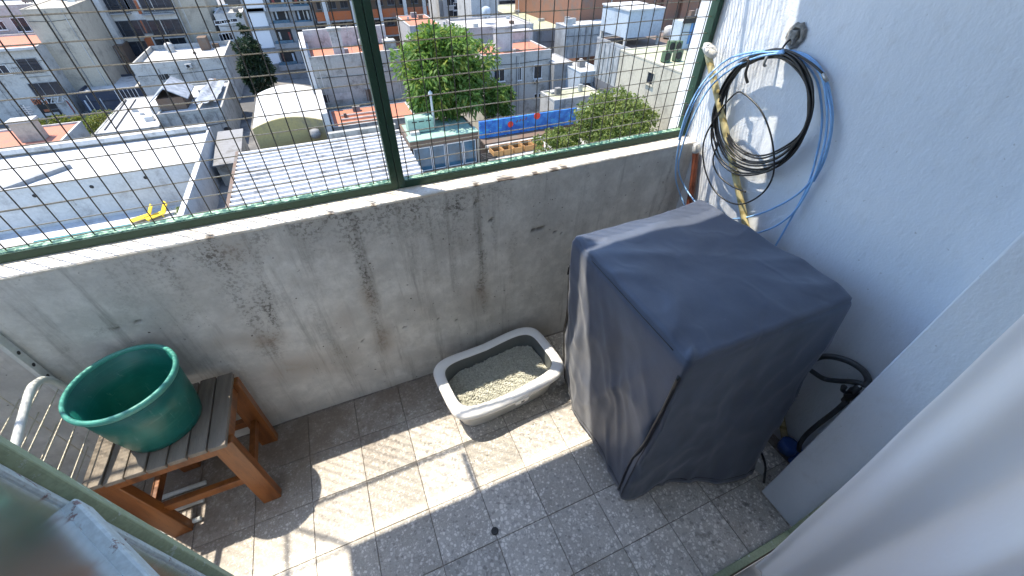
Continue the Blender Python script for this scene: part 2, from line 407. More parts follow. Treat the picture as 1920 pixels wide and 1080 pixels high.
# the room behind the camera
tag(MB().box(-2.4, 2.2, -3.2, .045, -.16, -.012).build('room_floor', M['room_floor']), kind='structure')
tag(MB().box(-2.6, 2.3, -3.4, -3.2, -.16, 2.5).build('room_wall', M['room']), kind='structure')
tag(MB().box(-2.6, -2.4, -3.2, -.02, -.16, 2.5).build('room_wall', M['room']), kind='structure')
tag(MB().box(2.2, 2.4, -3.2, .075, -.16, 2.5).build('room_wall', M['room']), kind='structure')
tag(MB().box(WX+.2, 2.4, .075, .2, -.16, 2.5).build('room_wall', M['room']), kind='structure')

# ================================================================== mesh fence
RZ = PZ+.003; RY = 1.333
M['wire_shaded'] = plain('shaded_wire', (.05,.045,.038), .6, .3, 200, .1, .2)  # same mesh wire darkened, since the verticals catch little sun
vw = MB().tube([(0,0,0),(0,0,1.51)], .0017, 5).mesh('wire', M['wire_shaded'])
def panel(name, label, x0, x1, postl, postr, wx0):
    t = thing(name, label, 'fence', ((x0+x1)/2, RY, RZ)); base = wloc(t)
    MB().box(x0, x1, RY, RY+.03, RZ+.004, RZ+.026).build('bottom_rail', M['rail_green'], t, bevel=.002)
    MB().box(x0, x1, RY-.004, RY, RZ, RZ+.024).build('rail_flange', M['fence_green'], t)
    MB().box(x0, x1, RY-.03, RY-.022, 2.484, 2.499).build('top_rail', M['fence_green'], t)
    MB().box(x0, x1, RY, RY+.012, 1.85, 1.865).build('middle_rail', M['fence_green'], t)
    for p in (postl, postr):
        if p: MB().box(p[0], p[1], RY-.005, RY+.032, RZ+.001, 2.498).build('post', M['fence_green'], t, bevel=.002)
    rr = random.Random(name)
    k = 0; x = wx0
    while x < x1-.008:
        if x > x0+.008:
            o = bpy.data.objects.new('wire', vw); COL.objects.link(o); o.parent = t; o.location = Vector((x, RY+.012, RZ+.02))-base; o.rotation_euler = (rr.uniform(-.001,.001), rr.uniform(-.0012,.0012), 0)
        x += .0485
    L = x1-x0; hw = MB().tube([(0,0,0),(L*.25,0,.0016),(L*.5,.0012,-.001),(L*.75,0,.0014),(L,0,0)], .0017, 5).mesh('wire', M['wire'])
    for k in range(30):
        o = bpy.data.objects.new('wire', hw); COL.objects.link(o); o.parent = t
        o.location = Vector((x0, RY+.0155, .985+.0505*k))-base; o.rotation_euler = (0, rr.uniform(-.0012,.0012), 0)
    return t
PM = .146
panel('mesh_fence', 'dark green framed wire mesh panel left of the double post', -2.28, PM-.0005, (-2.28,-2.255), (PM-.0225, PM-.0008), -.854-.0485*30)
panel('mesh_fence', 'dark green framed wire mesh panel right of the double post, by the cables', PM+.0005, 1.397, (PM+.0008, PM+.0225), (1.376,1.397), PM+.006+.0485*.7)
# ================================================================== foreground objects
M['fabric'] = None
def fabric_mat():
    t = NT('charcoal_cover_fabric'); p = t.pos(); a = t.noise(p, 5, 5, .6); w = t.noise(t.pos((1,1,1)), 420, 2, .5); sp = t.noise(p, 26, 6, .75)
    c = t.mix(t.ramp(a, .35, .7), (.044,.058,.092), (.064,.082,.125))
    c = t.mix(t.ramp(sp, .60, .75, 0, .2), c, (.17,.19,.23)); c = t.mix(t.ramp(w, .3, .7, 0, .25), c, (.028,.036,.055))
    t.col(c); t.set(Roughness=.55); t.b.inputs['Sheen Weight'].default_value = .25
    r1 = t.ramp(t.math('ABSOLUTE', t.math('SUBTRACT', t.noise(t.pos((1,1,.6)), 4.2, 2, .45), .5), 0), 0, .05, 1, 0)
    t.bump(t.math('ADD', t.math('MULTIPLY', r1, .5), t.math('ADD', t.math('MULTIPLY', w, .10), t.math('MULTIPLY', t.noise(p, 13, 3, .5), .8))), .28, .006); return t.m
M['fabric'] = fabric_mat()
M['black'] = plain('black_rubber', (.018,.018,.019), .45, .2, 60, .05)
M['zip'] = plain('black_zip', (.012,.012,.014), .35, .3, 300, .3)
# covered washing machine ------------------------------------------
wm = thing('washing_machine_cover', 'charcoal zipped fabric cover over a washing machine beside the white wall', 'cover', (.95, .65, 0))
TOP = [(.642,.395),(1.250,.396),(1.218,.994),(.648,.968)]            # front left, front right, back right, back left at the top
BOT = [(.655,.405),(1.165,.292),(1.235,.985),(.690,.965)]
def rrect(q, r, n=12, m=46):
    out = []; P = [Vector((*c, 0)) for c in q]
    for i in range(4):
        a, b, c = P[i-1], P[i], P[(i+1) % 4]; u = (a-b).normalized(); v = (c-b).normalized()
        s0 = b+u*r; s1 = b+v*r
        for k in range(n): 
            t = k/(n-1); out.append(s0*(1-t)**2+b*2*t*(1-t)+s1*t*t)
        e0 = s1; e1 = c+(b-c).normalized()*r
        for k in range(1, m): out.append(e0.lerp(e1, k/m))
    return out
def side(p):                                                     # which face a perimeter point lies on, 0..1 along it
    return p
zt = .852; rings = []; top = rrect(TOP, .013); bot = rrect(BOT, .03); NP = len(top); per = 12+45
def crease(a, w): return math.exp(-abs(a)/w)
def fold(i, t):
    f = i/per; k = int(f) % 4; u = f-int(f); d = 0
    # k 0: front-left corner then front face, 1: front-right corner then right face, 2: back, 3: back-left corner then left face
    env = math.sin(math.pi*min(1, t*1.05))
    d += .012*noise.noise((f*2.3, t*2.0, 1))*env
    rn = 1-abs(noise.noise((f*3.1+t*1.3, t*1.9, 4)))*2.2; d += .011*max(0, rn)**2*min(1, t*4)
    rn = 1-abs(noise.noise((f*5.5-t*2.2, t*3.1, 9)))*2.4; d += .006*max(0, rn)**2*min(1, t*4)
    d += .0035*noise.noise((f*16, t*9, 6))*min(1, t*3)
    d += .020*math.sin(f*7.3+1.5)*t**3
    if k == 3:
        d += -.034*math.exp(-((u-.55-.35*t)/.20)**2)*math.sin(math.pi*t)+.030*t*t*math.exp(-((u-.9)/.16)**2)
        d += .016*crease(u-.42-.55*t, .05)*env + .012*crease(u-.95+.5*t, .04)*env + .012*crease(u-.36, .03)*env
    if k == 0:
        d += -.028*math.exp(-((u-.6)/.25)**2)*math.sin(math.pi*t) + .020*crease(u-.34-.35*t, .05)*(1-t)*t*3.2 + .010*crease(u-.9+.45*t, .05)*env
    if k == 1: d += -.015*math.sin(math.pi*t)*math.sin(math.pi*u)
    return d
cen = Vector((.94,.67,0)); NL = 60
lev = [0,.006,.014,.024]+[.04+.96*j/(NL-4) for j in range(NL-3)]
# top: rings from the centre outwards
for q in (.02,.1,.18,.26,.34,.42,.5,.58,.66,.73,.79,.84,.88,.915,.945,.967,.985,.997):
    ring = []
    for i, p in enumerate(top):
        v = cen.lerp(p, q); z = zt + .004 - .010*(1-q**3)*(.6+noise.noise((v.x*3, v.y*3, 2)))
        z += .006*noise.noise((v.x*6+2, v.y*9, 5)) + .007*math.exp(-((v.y-.86-.10*math.sin(v.x*5))/.03)**2)*sstep(1.15,.7,v.x)
        z -= .006*sstep(.97, 1.0, q)
        z -= .014*sstep(.10, 0, v.y-.40)**2*sstep(.66, .80, v.x)                      # the front edge droops softly
        z -= .016*sstep(.7, 1, q)*max(0, math.sin(math.pi*min(1, max(0, (v.x-.66)/.56))))*(1 if v.y > .9 else .25)
        rn = 1-abs(noise.noise((v.x*3.3+v.y*1.5, v.y*4.0, 12)))*2.6; z += .006*max(0, rn)**2
        rn = 1-abs(noise.noise((v.x*8.0, v.y*7.0, 17)))*2.6; z += .0022*max(0, rn)**2
        d1 = (v-Vector((.67,.42,0))).length; z += -.010*math.exp(-(d1/.07)**2)*(.6+.8*noise.noise((v.x*38, v.y*38, 1)))
        d2 = (v-Vector((.66,.90,0))).length; z += -.012*math.exp(-(d2/.08)**2)*(.7+.8*noise.noise((v.x*30, v.y*30, 3)))
        ring.append((v.x, v.y, z))
    rings.append(ring)
ntop = len(rings)
for t in lev:
    ring = []
    for i in range(NP):
        a = top[i]; b = bot[i]; p = a.lerp(b, t**1.15); nx_ = (p-cen).normalized()
        p = p + nx_*(fold(i, t) + (.008*sstep(0, .03, t) if t < .03 else .008))
        f = i/per; zb = .028 + .016*noise.noise((f*4, 0, 7)) - .012*math.exp(-((f%4-.2)/.25)**2)
        fx = sstep(.66,.80,p.x)*sstep(.52,.40,p.y)*sstep(.35,0,t)*.014
        bx_ = .016*max(0, math.sin(math.pi*min(1, max(0, (p.x-.66)/.56))))*(1 if p.y > .9 else .25)*sstep(.3,0,t)
        ring.append((p.x, p.y, zt-.004 - (zt-zb)*t - (.004 if t < .01 else 0) - fx - bx_))
    rings.append(ring)
mb = MB().loft(rings, cap0=False); 
mb.f.append(tuple(range(NP))[::-1])
cv = mb.build('cover_fabric', M['fabric'], wm, smooth=True)
mod = cv.modifiers.new('thickness', 'SOLIDIFY'); mod.thickness = .0015; mod.offset = -1
body = rings[ntop:]
def surf(fi, t, out=.004):                                       # a point on the cover's side at perimeter position fi (0..4), height fraction t
    x = fi % 4*per; i = int(x); fr = x-i; j = 0
    while j < len(lev)-2 and lev[j+1] < t: j += 1
    g = (t-lev[j])/(lev[j+1]-lev[j])
    A = Vector(body[j][i % NP]).lerp(Vector(body[j][(i+1) % NP]), fr); B = Vector(body[j+1][i % NP]).lerp(Vector(body[j+1][(i+1) % NP]), fr)
    p = A.lerp(B, g); n = Vector((p.x-cen.x, p.y-cen.y, 0)).normalized(); return p+n*out
for f0, f1, t0 in ((.02,-.02,.07),(3.06,3.10,.16)):
    zp = MB().tube([surf(f0+(f1-f0)*k/40+.012*math.sin(k*.16)*(1 if f0 < 1 else .3), t0+(.995-t0)*k/40, .0045) for k in range(41)], .0055, 6).build('zip', M['zip'], wm, smooth=True)
    MB().tube([surf(f0+(f1-f0)*k/40+.035+.012*math.sin(k*.16)*(1 if f0 < 1 else .3), t0+(.99-t0)*k/40, .002) for k in range(41)], .0022, 5).build('stitching', M['zip'], zp, smooth=True)
    q = surf(f0+.004, t0+.01, .009); MB().bar(q, q+Vector((-.004,-.004,-.03)), .008, .003).build('zip_puller', M['zip'], zp)
MB().tube([surf(.30+3.7*k/160, .967, .0015) for k in range(161)], .0016, 4).build('hem_seam', M['zip'], wm, smooth=True)
# top edge seams
MB().tube([surf(3.36+.58*k/40, .012, .0022) for k in range(41)], .0018, 4).build('edge_seam', M['zip'], wm, smooth=True)

# ---- litter tray --------------------------------------------------
M['tray_white'] = plain('white_plastic', (.90,.90,.89), .35, .04, 8, .02)
M['tray_grey'] = plain('grey_plastic', (.15,.165,.165), .45, .06, 8, .03)
M['tray_pale'] = plain('pale_grey_plastic', (.64,.64,.62), .4, .05, 8, .03)
lt = thing('litter_tray', 'white rimmed grey cat litter tray filled with pale pellets on the floor', 'litter tray', (.39, 1.045, 0))
ang = R_(5.5)
def sq(a, b, n=72, ex=5.0):
    out = []
    for k in range(n):
        t = 2*math.pi*k/n; c, s = math.cos(t), math.sin(t)
        x = a*abs(c)**(2/ex)*(1 if c >= 0 else -1); y = b*abs(s)**(2/ex)*(1 if s >= 0 else -1)
        out.append((x, y))
    return out
def tr(x, y, z): return (.39+x*math.cos(ang)-y*math.sin(ang), 1.045+x*math.sin(ang)+y*math.cos(ang), z)
def rimz(x): return .168 - .020*math.exp(-((x+.02)/.13)**2)          # the rim dips at the middle of the long sides
def ring(a, b, z, dip=0): return [tr(x, y, z if not dip else rimz(x)+z) for x, y in sq(a, b)]
A, B = .274, .172
MB().loft([ring(A-.060,B-.055,.004), ring(A-.050,B-.045,.0), ring(A-.046,B-.040,.006), ring(A-.026,B-.024,-.02,1)], cap0=True).build('tray_body', M['tray_pale'], lt, smooth=True)
MB().loft([ring(A-.044,B-.044,-.003,1), ring(A-.052,B-.05,.06), ring(A-.058,B-.056,.012), ring(.02,.01,.010)], cap1=True).build('basin', M['tray_grey'], lt, smooth=True)
rim = MB().loft([ring(A-.044,B-.044,-.012,1), ring(A-.044,B-.044,-.001,1), ring(A-.039,B-.039,.003,1), ring(A-.012,B-.012,.004,1), ring(A-.002,B-.002,-.001,1), ring(A+.002,B+.002,-.012,1), ring(A,B,-.028,1), ring(A-.004,B-.004,-.029,1), ring(A-.008,B-.008,-.012,1)]).build('rim', M['tray_white'], lt, smooth=True)
for x, y, r in ((.02,-B-.001,0),(-.05,B+.001,0)):
    MB().hexa([tr(x-.03,y-.003,.108),tr(x+.03,y-.003,.108),tr(x+.03,y+.006,.108),tr(x-.03,y+.006,.108)],[tr(x-.036,y-.003,.134),tr(x+.036,y-.003,.134),tr(x+.036,y+.006,.134),tr(x-.036,y+.006,.134)]).build('clip', M['tray_white'], rim, bevel=.002)
MB().hexa([tr(.015,-B-.006,.116),tr(.03,-B-.006,.116),tr(.03,-B-.002,.116),tr(.015,-B-.002,.116)],[tr(.015,-B-.006,.121),tr(.03,-B-.006,.121),tr(.03,-B-.002,.121),tr(.015,-B-.002,.121)]).build('slot', M['black'], rim)
M['litter'] = None
def litter_mat():
    t = NT('litter_pellets'); v = t.n('ShaderNodeTexVoronoi', feature='F1'); v.inputs['Scale'].default_value = 190; t.l(t.pos(), v.inputs['Vector'])
    sp = t.n('ShaderNodeSeparateColor'); t.l(v.outputs['Color'], sp.inputs[0])
    t.col(t.mix(sp.outputs[0], (.40,.40,.33), (.66,.66,.58))); t.set(Roughness=.9); return t.m
M['litter'] = litter_mat()
rr = random.Random(11); mb = MB()
def heap(x, y): return .092 + .014*noise.noise((x*9, y*9, 3)) + .012*noise.noise((x*25, y*25, 1)) + .03*x
base = sq(A-.055, B-.053)
inside = lambda x, y: (abs(x)/(A-.053))**5.0+(abs(y)/(B-.051))**5.0 < 1
for k in range(9000):
    x = rr.uniform(-A, A); y = rr.uniform(-B, B)
    if not inside(x*1.01, y*1.01): continue
    z = heap(x, y)+rr.uniform(-.005, .0035); a = rr.uniform(0, math.pi); L = rr.uniform(.0034, .0062); w = .0028; el = rr.uniform(-.7, .7)
    u = Vector((math.cos(a)*math.cos(el), math.sin(a)*math.cos(el), math.sin(el))); v = u.orthogonal().normalized(); n = u.cross(v)
    c = Vector((x, y, z)); pts = [c+u*L, c-u*L]+[c+(v*math.cos(q)+n*math.sin(q))*w+u*L*.55 for q in (0,1.57,3.14,4.71)]+[c+(v*math.cos(q)+n*math.sin(q))*w-u*L*.55 for q in (0,1.57,3.14,4.71)]
    mb.add([tr(*q) for q in pts], [(0,2,3),(0,3,4),(0,4,5),(0,5,2),(1,7,6),(1,8,7),(1,9,8),(1,6,9),(2,6,7,3),(3,7,8,4),(4,8,9,5),(5,9,6,2)])
for k in range(26):                                              # a few strays beside the tray
    a = rr.uniform(3.4, 6.2); q = rr.uniform(1.15, 1.7); x, y = A*q*math.cos(a), B*q*math.sin(a)-.02; L = .004; th = rr.uniform(0, 3.1); u = Vector((math.cos(th), math.sin(th), 0)); v = Vector((-u.y, u.x, 0)); n = Vector((0,0,1)); c = Vector((x, y, .003)); w = .0025
    pts = [c+u*L, c-u*L]+[c+(v*math.cos(z_)+n*math.sin(z_))*w+u*L*.55 for z_ in (0,1.57,3.14,4.71)]+[c+(v*math.cos(z_)+n*math.sin(z_))*w-u*L*.55 for z_ in (0,1.57,3.14,4.71)]
    mb.add([tr(*q_) for q_ in pts], [(0,2,3),(0,3,4),(0,4,5),(0,5,2),(1,7,6),(1,8,7),(1,9,8),(1,6,9),(2,6,7,3),(3,7,8,4),(4,8,9,5),(5,9,6,2)])
g = MB(); NX, NY = 40, 24
for j in range(NY+1):
    for i in range(NX+1):
        x = -A+2*A*i/NX; y = -B+2*B*j/NY; q = ((abs(x)/(A-.053))**5.0+(abs(y)/(B-.051))**5.0)**(1/5.0)
        if q > 1: x /= q; y /= q
        g.v.append(tr(x, y, heap(x, y)-.004))
for j in range(NY):
    for i in range(NX):
        a = j*(NX+1)+i; g.f.append((a, a+1, a+NX+2, a+NX+1))
mb.add(g.v, g.f)
li = mb.build('cat_litter', M['litter'], None, loc=(.39,1.045,.05)); tag(li, 'loose pale beige pellets of cat litter lying in the tray', 'litter', kind='stuff')

# ---- stool ----------------------------------------------------------
def wood_mat(name, a, b, rough, scale, axis):
    t = NT(name); sc = [8,8,8]; sc[axis] = .8; w = t.noise(t.obj(tuple(sc)), scale, 6, .7); f = t.noise(t.obj(tuple(q*8 for q in sc)), scale, 3, .6); oi = t.n('ShaderNodeObjectInfo')
    c = t.mix(t.ramp(w, .3, .72), a, b); c = t.mix(t.ramp(f, .55, .7, 0, .5), c, tuple(q*.45 for q in a))
    c = t.mix(t.math('MULTIPLY', oi.outputs['Random'], .35), c, tuple(q*.6 for q in b))
    t.col(c); t.set(Roughness=rough); t.bump(w, .3, .002); return t.m
M['slat'] = wood_mat('weathered_grey_wood', (.12,.10,.08), (.30,.26,.215), .8, 3, 1)
M['varnish'] = wood_mat('orange_varnished_wood', (.12,.038,.010), (.34,.12,.03), .35, 3, 2)
st = thing('slatted_stool', 'low wooden stool with grey weathered slats and orange legs under the basin', 'stool', (-.775, 1.07, 0))
SX0, SX1, SY0, SY1, SZ = -.955, -.578, .925, 1.225, .42
n = 7; pitch = (SX1-SX0)/n; sm = None
for k in range(n):
    x = SX0+pitch*(k+.5); L = (SY1-SY0)/2; w = pitch/2-.0045+(.002 if k in (0, 6) else 0)
    if sm is None:
        sme = MB(); sme.box(-w, w, -L, L, -.009, .009); sm = sme.mesh('slat', M['slat'])
    o = bpy.data.objects.new('slat', sm); COL.objects.link(o); o.parent = st; o.location = Vector((x, 1.075+rr.uniform(-.004,.004), SZ-.009+rr.uniform(-.001,.001)))-wloc(st)
    o.rotation_euler = (0, rr.uniform(-.012,.012), rr.uniform(-.008,.008)); bv = o.modifiers.new('bevel', 'BEVEL'); bv.width = .002; bv.segments = 2
for (tx, ty), (fx, fy) in ((((-.60),.955),(-.592,.935)),((-.60,1.20),(-.605,1.19)),((-.925,.955),(-.885,.935)),((-.925,1.20),(-.89,1.19))):
    MB().bar((fx,fy,.0),(tx,ty,SZ-.02), .034, .062, up=(1,0,0)).build('leg', M['varnish'], st, bevel=.003)
for x in (-.60, -.925): MB().bar((x,.965,SZ-.048),(x,1.19,SZ-.048), .024, .052).build('apron', M['varnish'], st, bevel=.002)
for y in (.957, 1.2): MB().bar((-.895,y,.15),(-.60,y,.15), .022, .036).build('stretcher', M['varnish'], st, bevel=.002)
MB().bar((-.602,.96,.16),(-.604,1.19,.16), .02, .034).build('stretcher', M['varnish'], st, bevel=.002)
MB().bar((-.905,.96,.16),(-.905,1.19,.16), .02, .034).build('stretcher', M['varnish'], st, bevel=.002)
MB().bar((-.93,.945,SZ-.04),(-.60,.945,SZ-.04), .018, .04).build('apron', M['varnish'], st, bevel=.002)
# ---- green basin ------------------------------------------------------
def basin_mat():
    t = NT('green_plastic'); p = t.obj(); a = t.noise(p, 14, 5, .6); s = t.noise(t.obj((1,1,20)), 9, 3, .5)
    c = t.mix(t.ramp(a, .3, .75), (.004,.115,.092), (.012,.165,.135)); c = t.mix(t.ramp(s, .55, .75, 0, .35), c, (.09,.24,.20)); c = t.mix(t.ramp(t.noise(t.obj((1,1,.25)), 55, 6, .8), .58, .7, 0, .4), c, (.22,.36,.32))
    t.col(c); t.set(Roughness=.38); t.bump(t.noise(p, 60, 3), .08, .002); return t.m
M['basin'] = basin_mat()
M['basin_rim'] = plain('worn_green_rim', (.07,.30,.25), .4, .15, 40, .05)
pt = thing('plastic_basin', 'large round empty green plastic basin standing on the slatted stool', 'basin', (-.765, 1.085, SZ))
def lathe(prof, n=64, cx=-.765, cy=1.085, z0=SZ+.001, tilt=0):
    return [[(cx+r*math.cos(2*math.pi*k/n), cy+r*math.sin(2*math.pi*k/n)+.0, z0+z) for k in range(n)] for r, z in prof]
MB().loft(lathe([(.02,.0),(.098,.0),(.106,.006),(.111,.03),(.118,.08),(.119,.083),(.122,.13),(.123,.134),(.131,.222),(.128,.222),(.116,.12),(.106,.03),(.100,.009),(.02,.008)]), True, True).build('bowl', M['basin'], pt, smooth=True)
MB().loft(lathe([(.1295,.214),(.1370,.214),(.1395,.220),(.1395,.228),(.137,.233),(.131,.234),(.1275,.230),(.1275,.222)])+[lathe([(.1295,.214)])[0]]).build('rim', M['basin_rim'], pt, smooth=True)

# ---- drying rack on the left ---------------------------------------------
M['rack_white'] = plain('white_enamel', (.62,.64,.62), .4, .1, 30, .05)
M['rack_wire'] = plain('cream_coated_wire', (.55,.52,.42), .4, .15, 60, .05)
dr = thing('drying_rack', 'folded white tube clothes drying rack with thin wires beside the stool', 'drying rack', (-1.0, 1.1, 0))
X0 = -1.0
for x, y in ((X0-.012, 1.238), (X0-.02, .72)):
    b_ = MB().bar((x,y,.0),(x,y,.80), .028, .012, up=(1,0,0)).build('upright', M['rack_white'], dr, bevel=.002)
    if y > 1:
        for k in range(5): MB().tube([(x+.0065,y,.50+.055*k),(x+.0072,y,.50+.055*k)], .006, 10).build('hole', M['black'], b_)
MB().tube(cat_rom([(X0+.03,.70,.45),(X0+.03,.86,.60),(X0+.03,1.09,.667),(X0+.03,1.155,.665),(X0+.028,1.19,.63),(X0+.025,1.205,.56),(X0+.02,1.215,.40),(X0+.02,1.22,.02)], 8), .0105, 10).build('tube_frame', M['rack_white'], dr, smooth=True)
wv = MB().tube([(0,-.26,0),(0,.245,0)], .0022, 6).mesh('wire', M['rack_wire'])
for k in range(7):
    o = bpy.data.objects.new('wire', wv); COL.objects.link(o); o.parent = dr; o.location = Vector((X0, .98, .62-.054*k))-wloc(dr)
cw = MB().tube([(0,0,.0),(0,0,.62)], .0018, 6).mesh('wire', M['rack_wire'])
for k in range(6):
    o = bpy.data.objects.new('wire', wv); COL.objects.link(o); o.parent = dr; o.location = Vector((X0-.10, .98, .56-.075*k))-wloc(dr)
for k in range(5):
    o = bpy.data.objects.new('wire', cw); COL.objects.link(o); o.parent = dr; o.location = Vector((X0-.104, .80+.1*k, .0))-wloc(dr)
# two lower tube feet seen under the stool
for y in (.95, 1.02, 1.09): MB().tube([(X0+.0,y,.01),(X0+.17,y,.01)], .009, 8).build('foot_tube', M['rack_white'], dr, smooth=True)

# ---- small floor things ------------------------------------------------------
dp = thing('floor_drain', 'small round black drain cap set in the terrazzo floor', 'drain', (.148,.489,0))
MB().loft([[(.148+r*math.cos(2*math.pi*k/24), .489+r*math.sin(2*math.pi*k/24), z) for k in range(24)] for r, z in ((.0135,-.001),(.0135,.003),(.012,.004),(.009,.0035))], cap1=True).build('cap', M['black'], dp, smooth=True)
MB().box(.141,.155,.4885,.4895,.0035,.0045).build('slot', M['zip'], dp)

# ---- cables on the wall -------------------------------------------------------
M['blue'] = plain('blue_cable', (.24,.45,.74), .4, .08, 30, 0)
M['bk'] = plain('black_cable', (.014,.014,.015), .32, .2, 30, 0)
M['grey_metal'] = plain('dull_metal', (.35,.34,.32), .4, .2, 60, .1, .7)
def wp(px, py, off):
    q = at((px, py), x=WX-off); lim = PY-.02-off*.6
    return q if q.y < lim else at((px, py), y=lim)
rc = random.Random(5)
bc = thing('cable_coil', 'black coaxial cable coil hanging from the wall hook', 'cable', wp(1455,98,.02))
tops = (1478, 103)
for k in range(9):
    cx = 1440-1.6*k; cy = 196+2.6*k; a = 94+2.4*k; b = 79+1.2*k; th = R_(112+rc.uniform(-3,3)); pts = []
    for q in range(16):
        t = 2*math.pi*q/16; u, v = a*math.cos(t)*(1.04), b*math.sin(t)
        x = cx+u*math.cos(th)-v*math.sin(th); y = cy+u*math.sin(th)+v*math.cos(th)
        w = sstep(-40, 120, (x-1440)*.8-(y-196))                # strands bunch together at the top right
        x += (1.6*k-9)*w*.9; y += -(2.6*k-8)*w*.9
        pts.append(wp(x+rc.uniform(-2.5,2.5), y+rc.uniform(-2.5,2.5), .034+.0035*(k % 5)+rc.uniform(0,.004)))
    MB().tube(cat_rom(pts, 5, True), .0034, 7).build('loop', M['bk'], bc, smooth=True)
MB().tube(cat_rom([wp(*q, .056) for q in ((1330,240),(1352,205),(1378,176),(1395,176),(1425,205),(1443,245),(1451,290),(1449,330),(1430,362),(1395,382),(1365,378),(1338,355),(1322,318),(1318,280),(1326,248),(1350,210))], 6), .0030, 7).build('loose_loop', M['bk'], bc, smooth=True)
MB().tube(cat_rom([wp(*q, .05) for q in ((1352,180),(1340,225),(1336,255),(1345,272),(1340,285),(1337,305),(1347,328),(1370,348),(1398,360))], 6), .003, 7).build('cable_end', M['bk'], bc, smooth=True)
MB().tube(cat_rom([wp(*q, .045) for q in ((1395,116),(1425,100),(1455,92),(1485,98),(1520,118),(1543,138))], 6), .0034, 7).build('cable_end', M['bk'], bc, smooth=True)
q = wp(1543,138,.045); r = wp(1551,153,.045); MB().tube([q, q.lerp(r,.6), r], [.0055,.006,.0045], 8).build('plug', M['grey_metal'], bc, smooth=True)
MB().tube(cat_rom([wp(*q, o) for q, o in (((1388,118),.03),((1396,112),.065),((1404,116),.066),((1398,138),.066),((1402,156),.06))], 6), .005, 6).build('velcro_tie', M['black'], bc, smooth=True)
uc = thing('network_cable', 'long pale blue network cable coil draped round the black coil', 'cable', wp(1455,100,.02))
for pl, off in (
  (((1470,97),(1420,100),(1370,118),(1322,160),(1290,220),(1272,280),(1267,330),(1275,362),(1284,386),(1290,410)), .050),
  (((1470,100),(1425,106),(1375,126),(1330,165),(1298,222),(1277,282),(1272,318),(1284,350),(1305,380),(1330,410)), .055),
  (((1470,95),(1410,98),(1360,114),(1316,158),(1288,212),(1272,262)), .047),
  (((1470,96),(1505,104),(1535,130),(1552,175),(1558,228),(1550,280),(1530,326),(1492,366),(1440,396),(1400,408),(1375,411)), .022),
  (((1470,98),(1510,110),(1538,142),(1549,190),(1550,240),(1540,295),(1520,345),(1490,395),(1455,425),(1418,438)), .026),
  (((1470,99),(1505,115),(1530,150),(1540,195),(1541,240),(1532,290),(1515,345),(1492,395),(1470,435),(1452,466)), .018),
  (((1470,94),(1515,104),(1546,140),(1560,195),(1560,245),(1546,300),(1525,340)), .015)):
    MB().tube(cat_rom([wp(x+rc.uniform(-1,1), y+rc.uniform(-1,1), off) for x, y in pl], 7), .0034, 7).build('strand', M['blue'], uc, smooth=True)
a = wp(1290,196,.03); b = wp(1283,216,.03); MB().bar(a, b, .012, .012).build('plug', M['black'], uc, bevel=.002)
hk = thing('wall_hook', 'rusty hook in a broken plaster patch above the cable coils', 'hook', wp(1492,68,0))
M['patch'] = plain('broken_plaster', (.30,.29,.27), .95, .5, 40, .8, dist=.01)
c0 = wp(1494,66,0); pm = MB(); N = 20; rg = []
for r_, d in ((1,0.0),(.86,.006),(.62,.007),(.45,-.002),(.28,-.004)):
    rg.append([(WX-d-.0045, c0.y+.033*r_*math.cos(2*math.pi*k/N)*(1+.3*noise.noise((k*.8,r_,1))), c0.z+.036*r_*math.sin(2*math.pi*k/N)*(1+.3*noise.noise((k*.7,r_,4)))) for k in range(N)])
pm.loft(rg, cap1=True).build('plaster_patch', M['patch'], hk)
MB().box(WX-.022, WX-.004, c0.y-.012, c0.y+.016, c0.z-.026, c0.z+.014).build('plate', M['patch'], hk, bevel=.004)
MB().tube(cat_rom([c0+Vector((-.006,0,-.01)), c0+Vector((-.03,0,-.015)), c0+Vector((-.035,.004,-.04)), wp(1478,100,.03)], 6), .003, 6).build('hook_wire', M['black'], hk, smooth=True)
k0 = wp(1463,98,.0); MB().tube(cat_rom([k0, k0+Vector((-.03,0,0)), k0+Vector((-.052,0,-.004)), k0+Vector((-.055,0,-.030)), k0+Vector((-.045,0,-.036))], 6), .0045, 8).build('peg', M['grey_metal'], hk, smooth=True)

# ---- poles in the corner --------------------------------------------------------
def spiral_mat():
    t = NT('yellow_spiral_stick'); w = t.n('ShaderNodeTexWave', wave_type='BANDS', bands_direction='DIAGONAL'); w.inputs['Scale'].default_value = 9; w.inputs['Distortion'].default_value = 1.5; t.l(t.obj(), w.inputs['Vector'])
    t.col(t.mix(t.ramp(w.outputs['Fac'], .02, .35), (.33,.26,.10), (.52,.44,.22))); t.set(Roughness=.5); return t.m
M['stick'] = spiral_mat(); M['rust'] = plain('rust_brown_pole', (.16,.045,.02), .5, .35, 30, .15); M['bag'] = plain('crumpled_plastic', (.55,.54,.5), .35, .1, 50, .3, dist=.01)
p0 = at((1327,100), y=1.285); p1 = at((1400,430), x=1.38); dirv = (p1-p0).normalized(); p2 = p1+dirv*((p1.z-.012)/-dirv.z)
p2.x = min(p2.x, 1.384)
bs = thing('broom_stick', 'yellow spiral striped stick with a knotted bag leaning against the white wall', 'stick', (p2.x, p2.y, 0))
p1.x = min(p1.x, 1.384); MB().tube(cat_rom([p0, p1, p2], 12), .0125, 10).build('stick', M['stick'], bs, smooth=True)
mb = MB(); rg = []
for k in range(9):
    t = k/8; c = p0+Vector((.004,0,.012))-dirv*(.055*t-.03); r = .022*math.sin(math.pi*(.12+.8*t))+.004
    rg.append([(c.x+r*math.cos(2*math.pi*j/14)*(1+.25*noise.noise((j*1.3,t*6,1))), c.y+r*math.sin(2*math.pi*j/14)*(1+.25*noise.noise((j,t*6,3))), c.z+.006*noise.noise((j,t*4,9))) for j in range(14)])
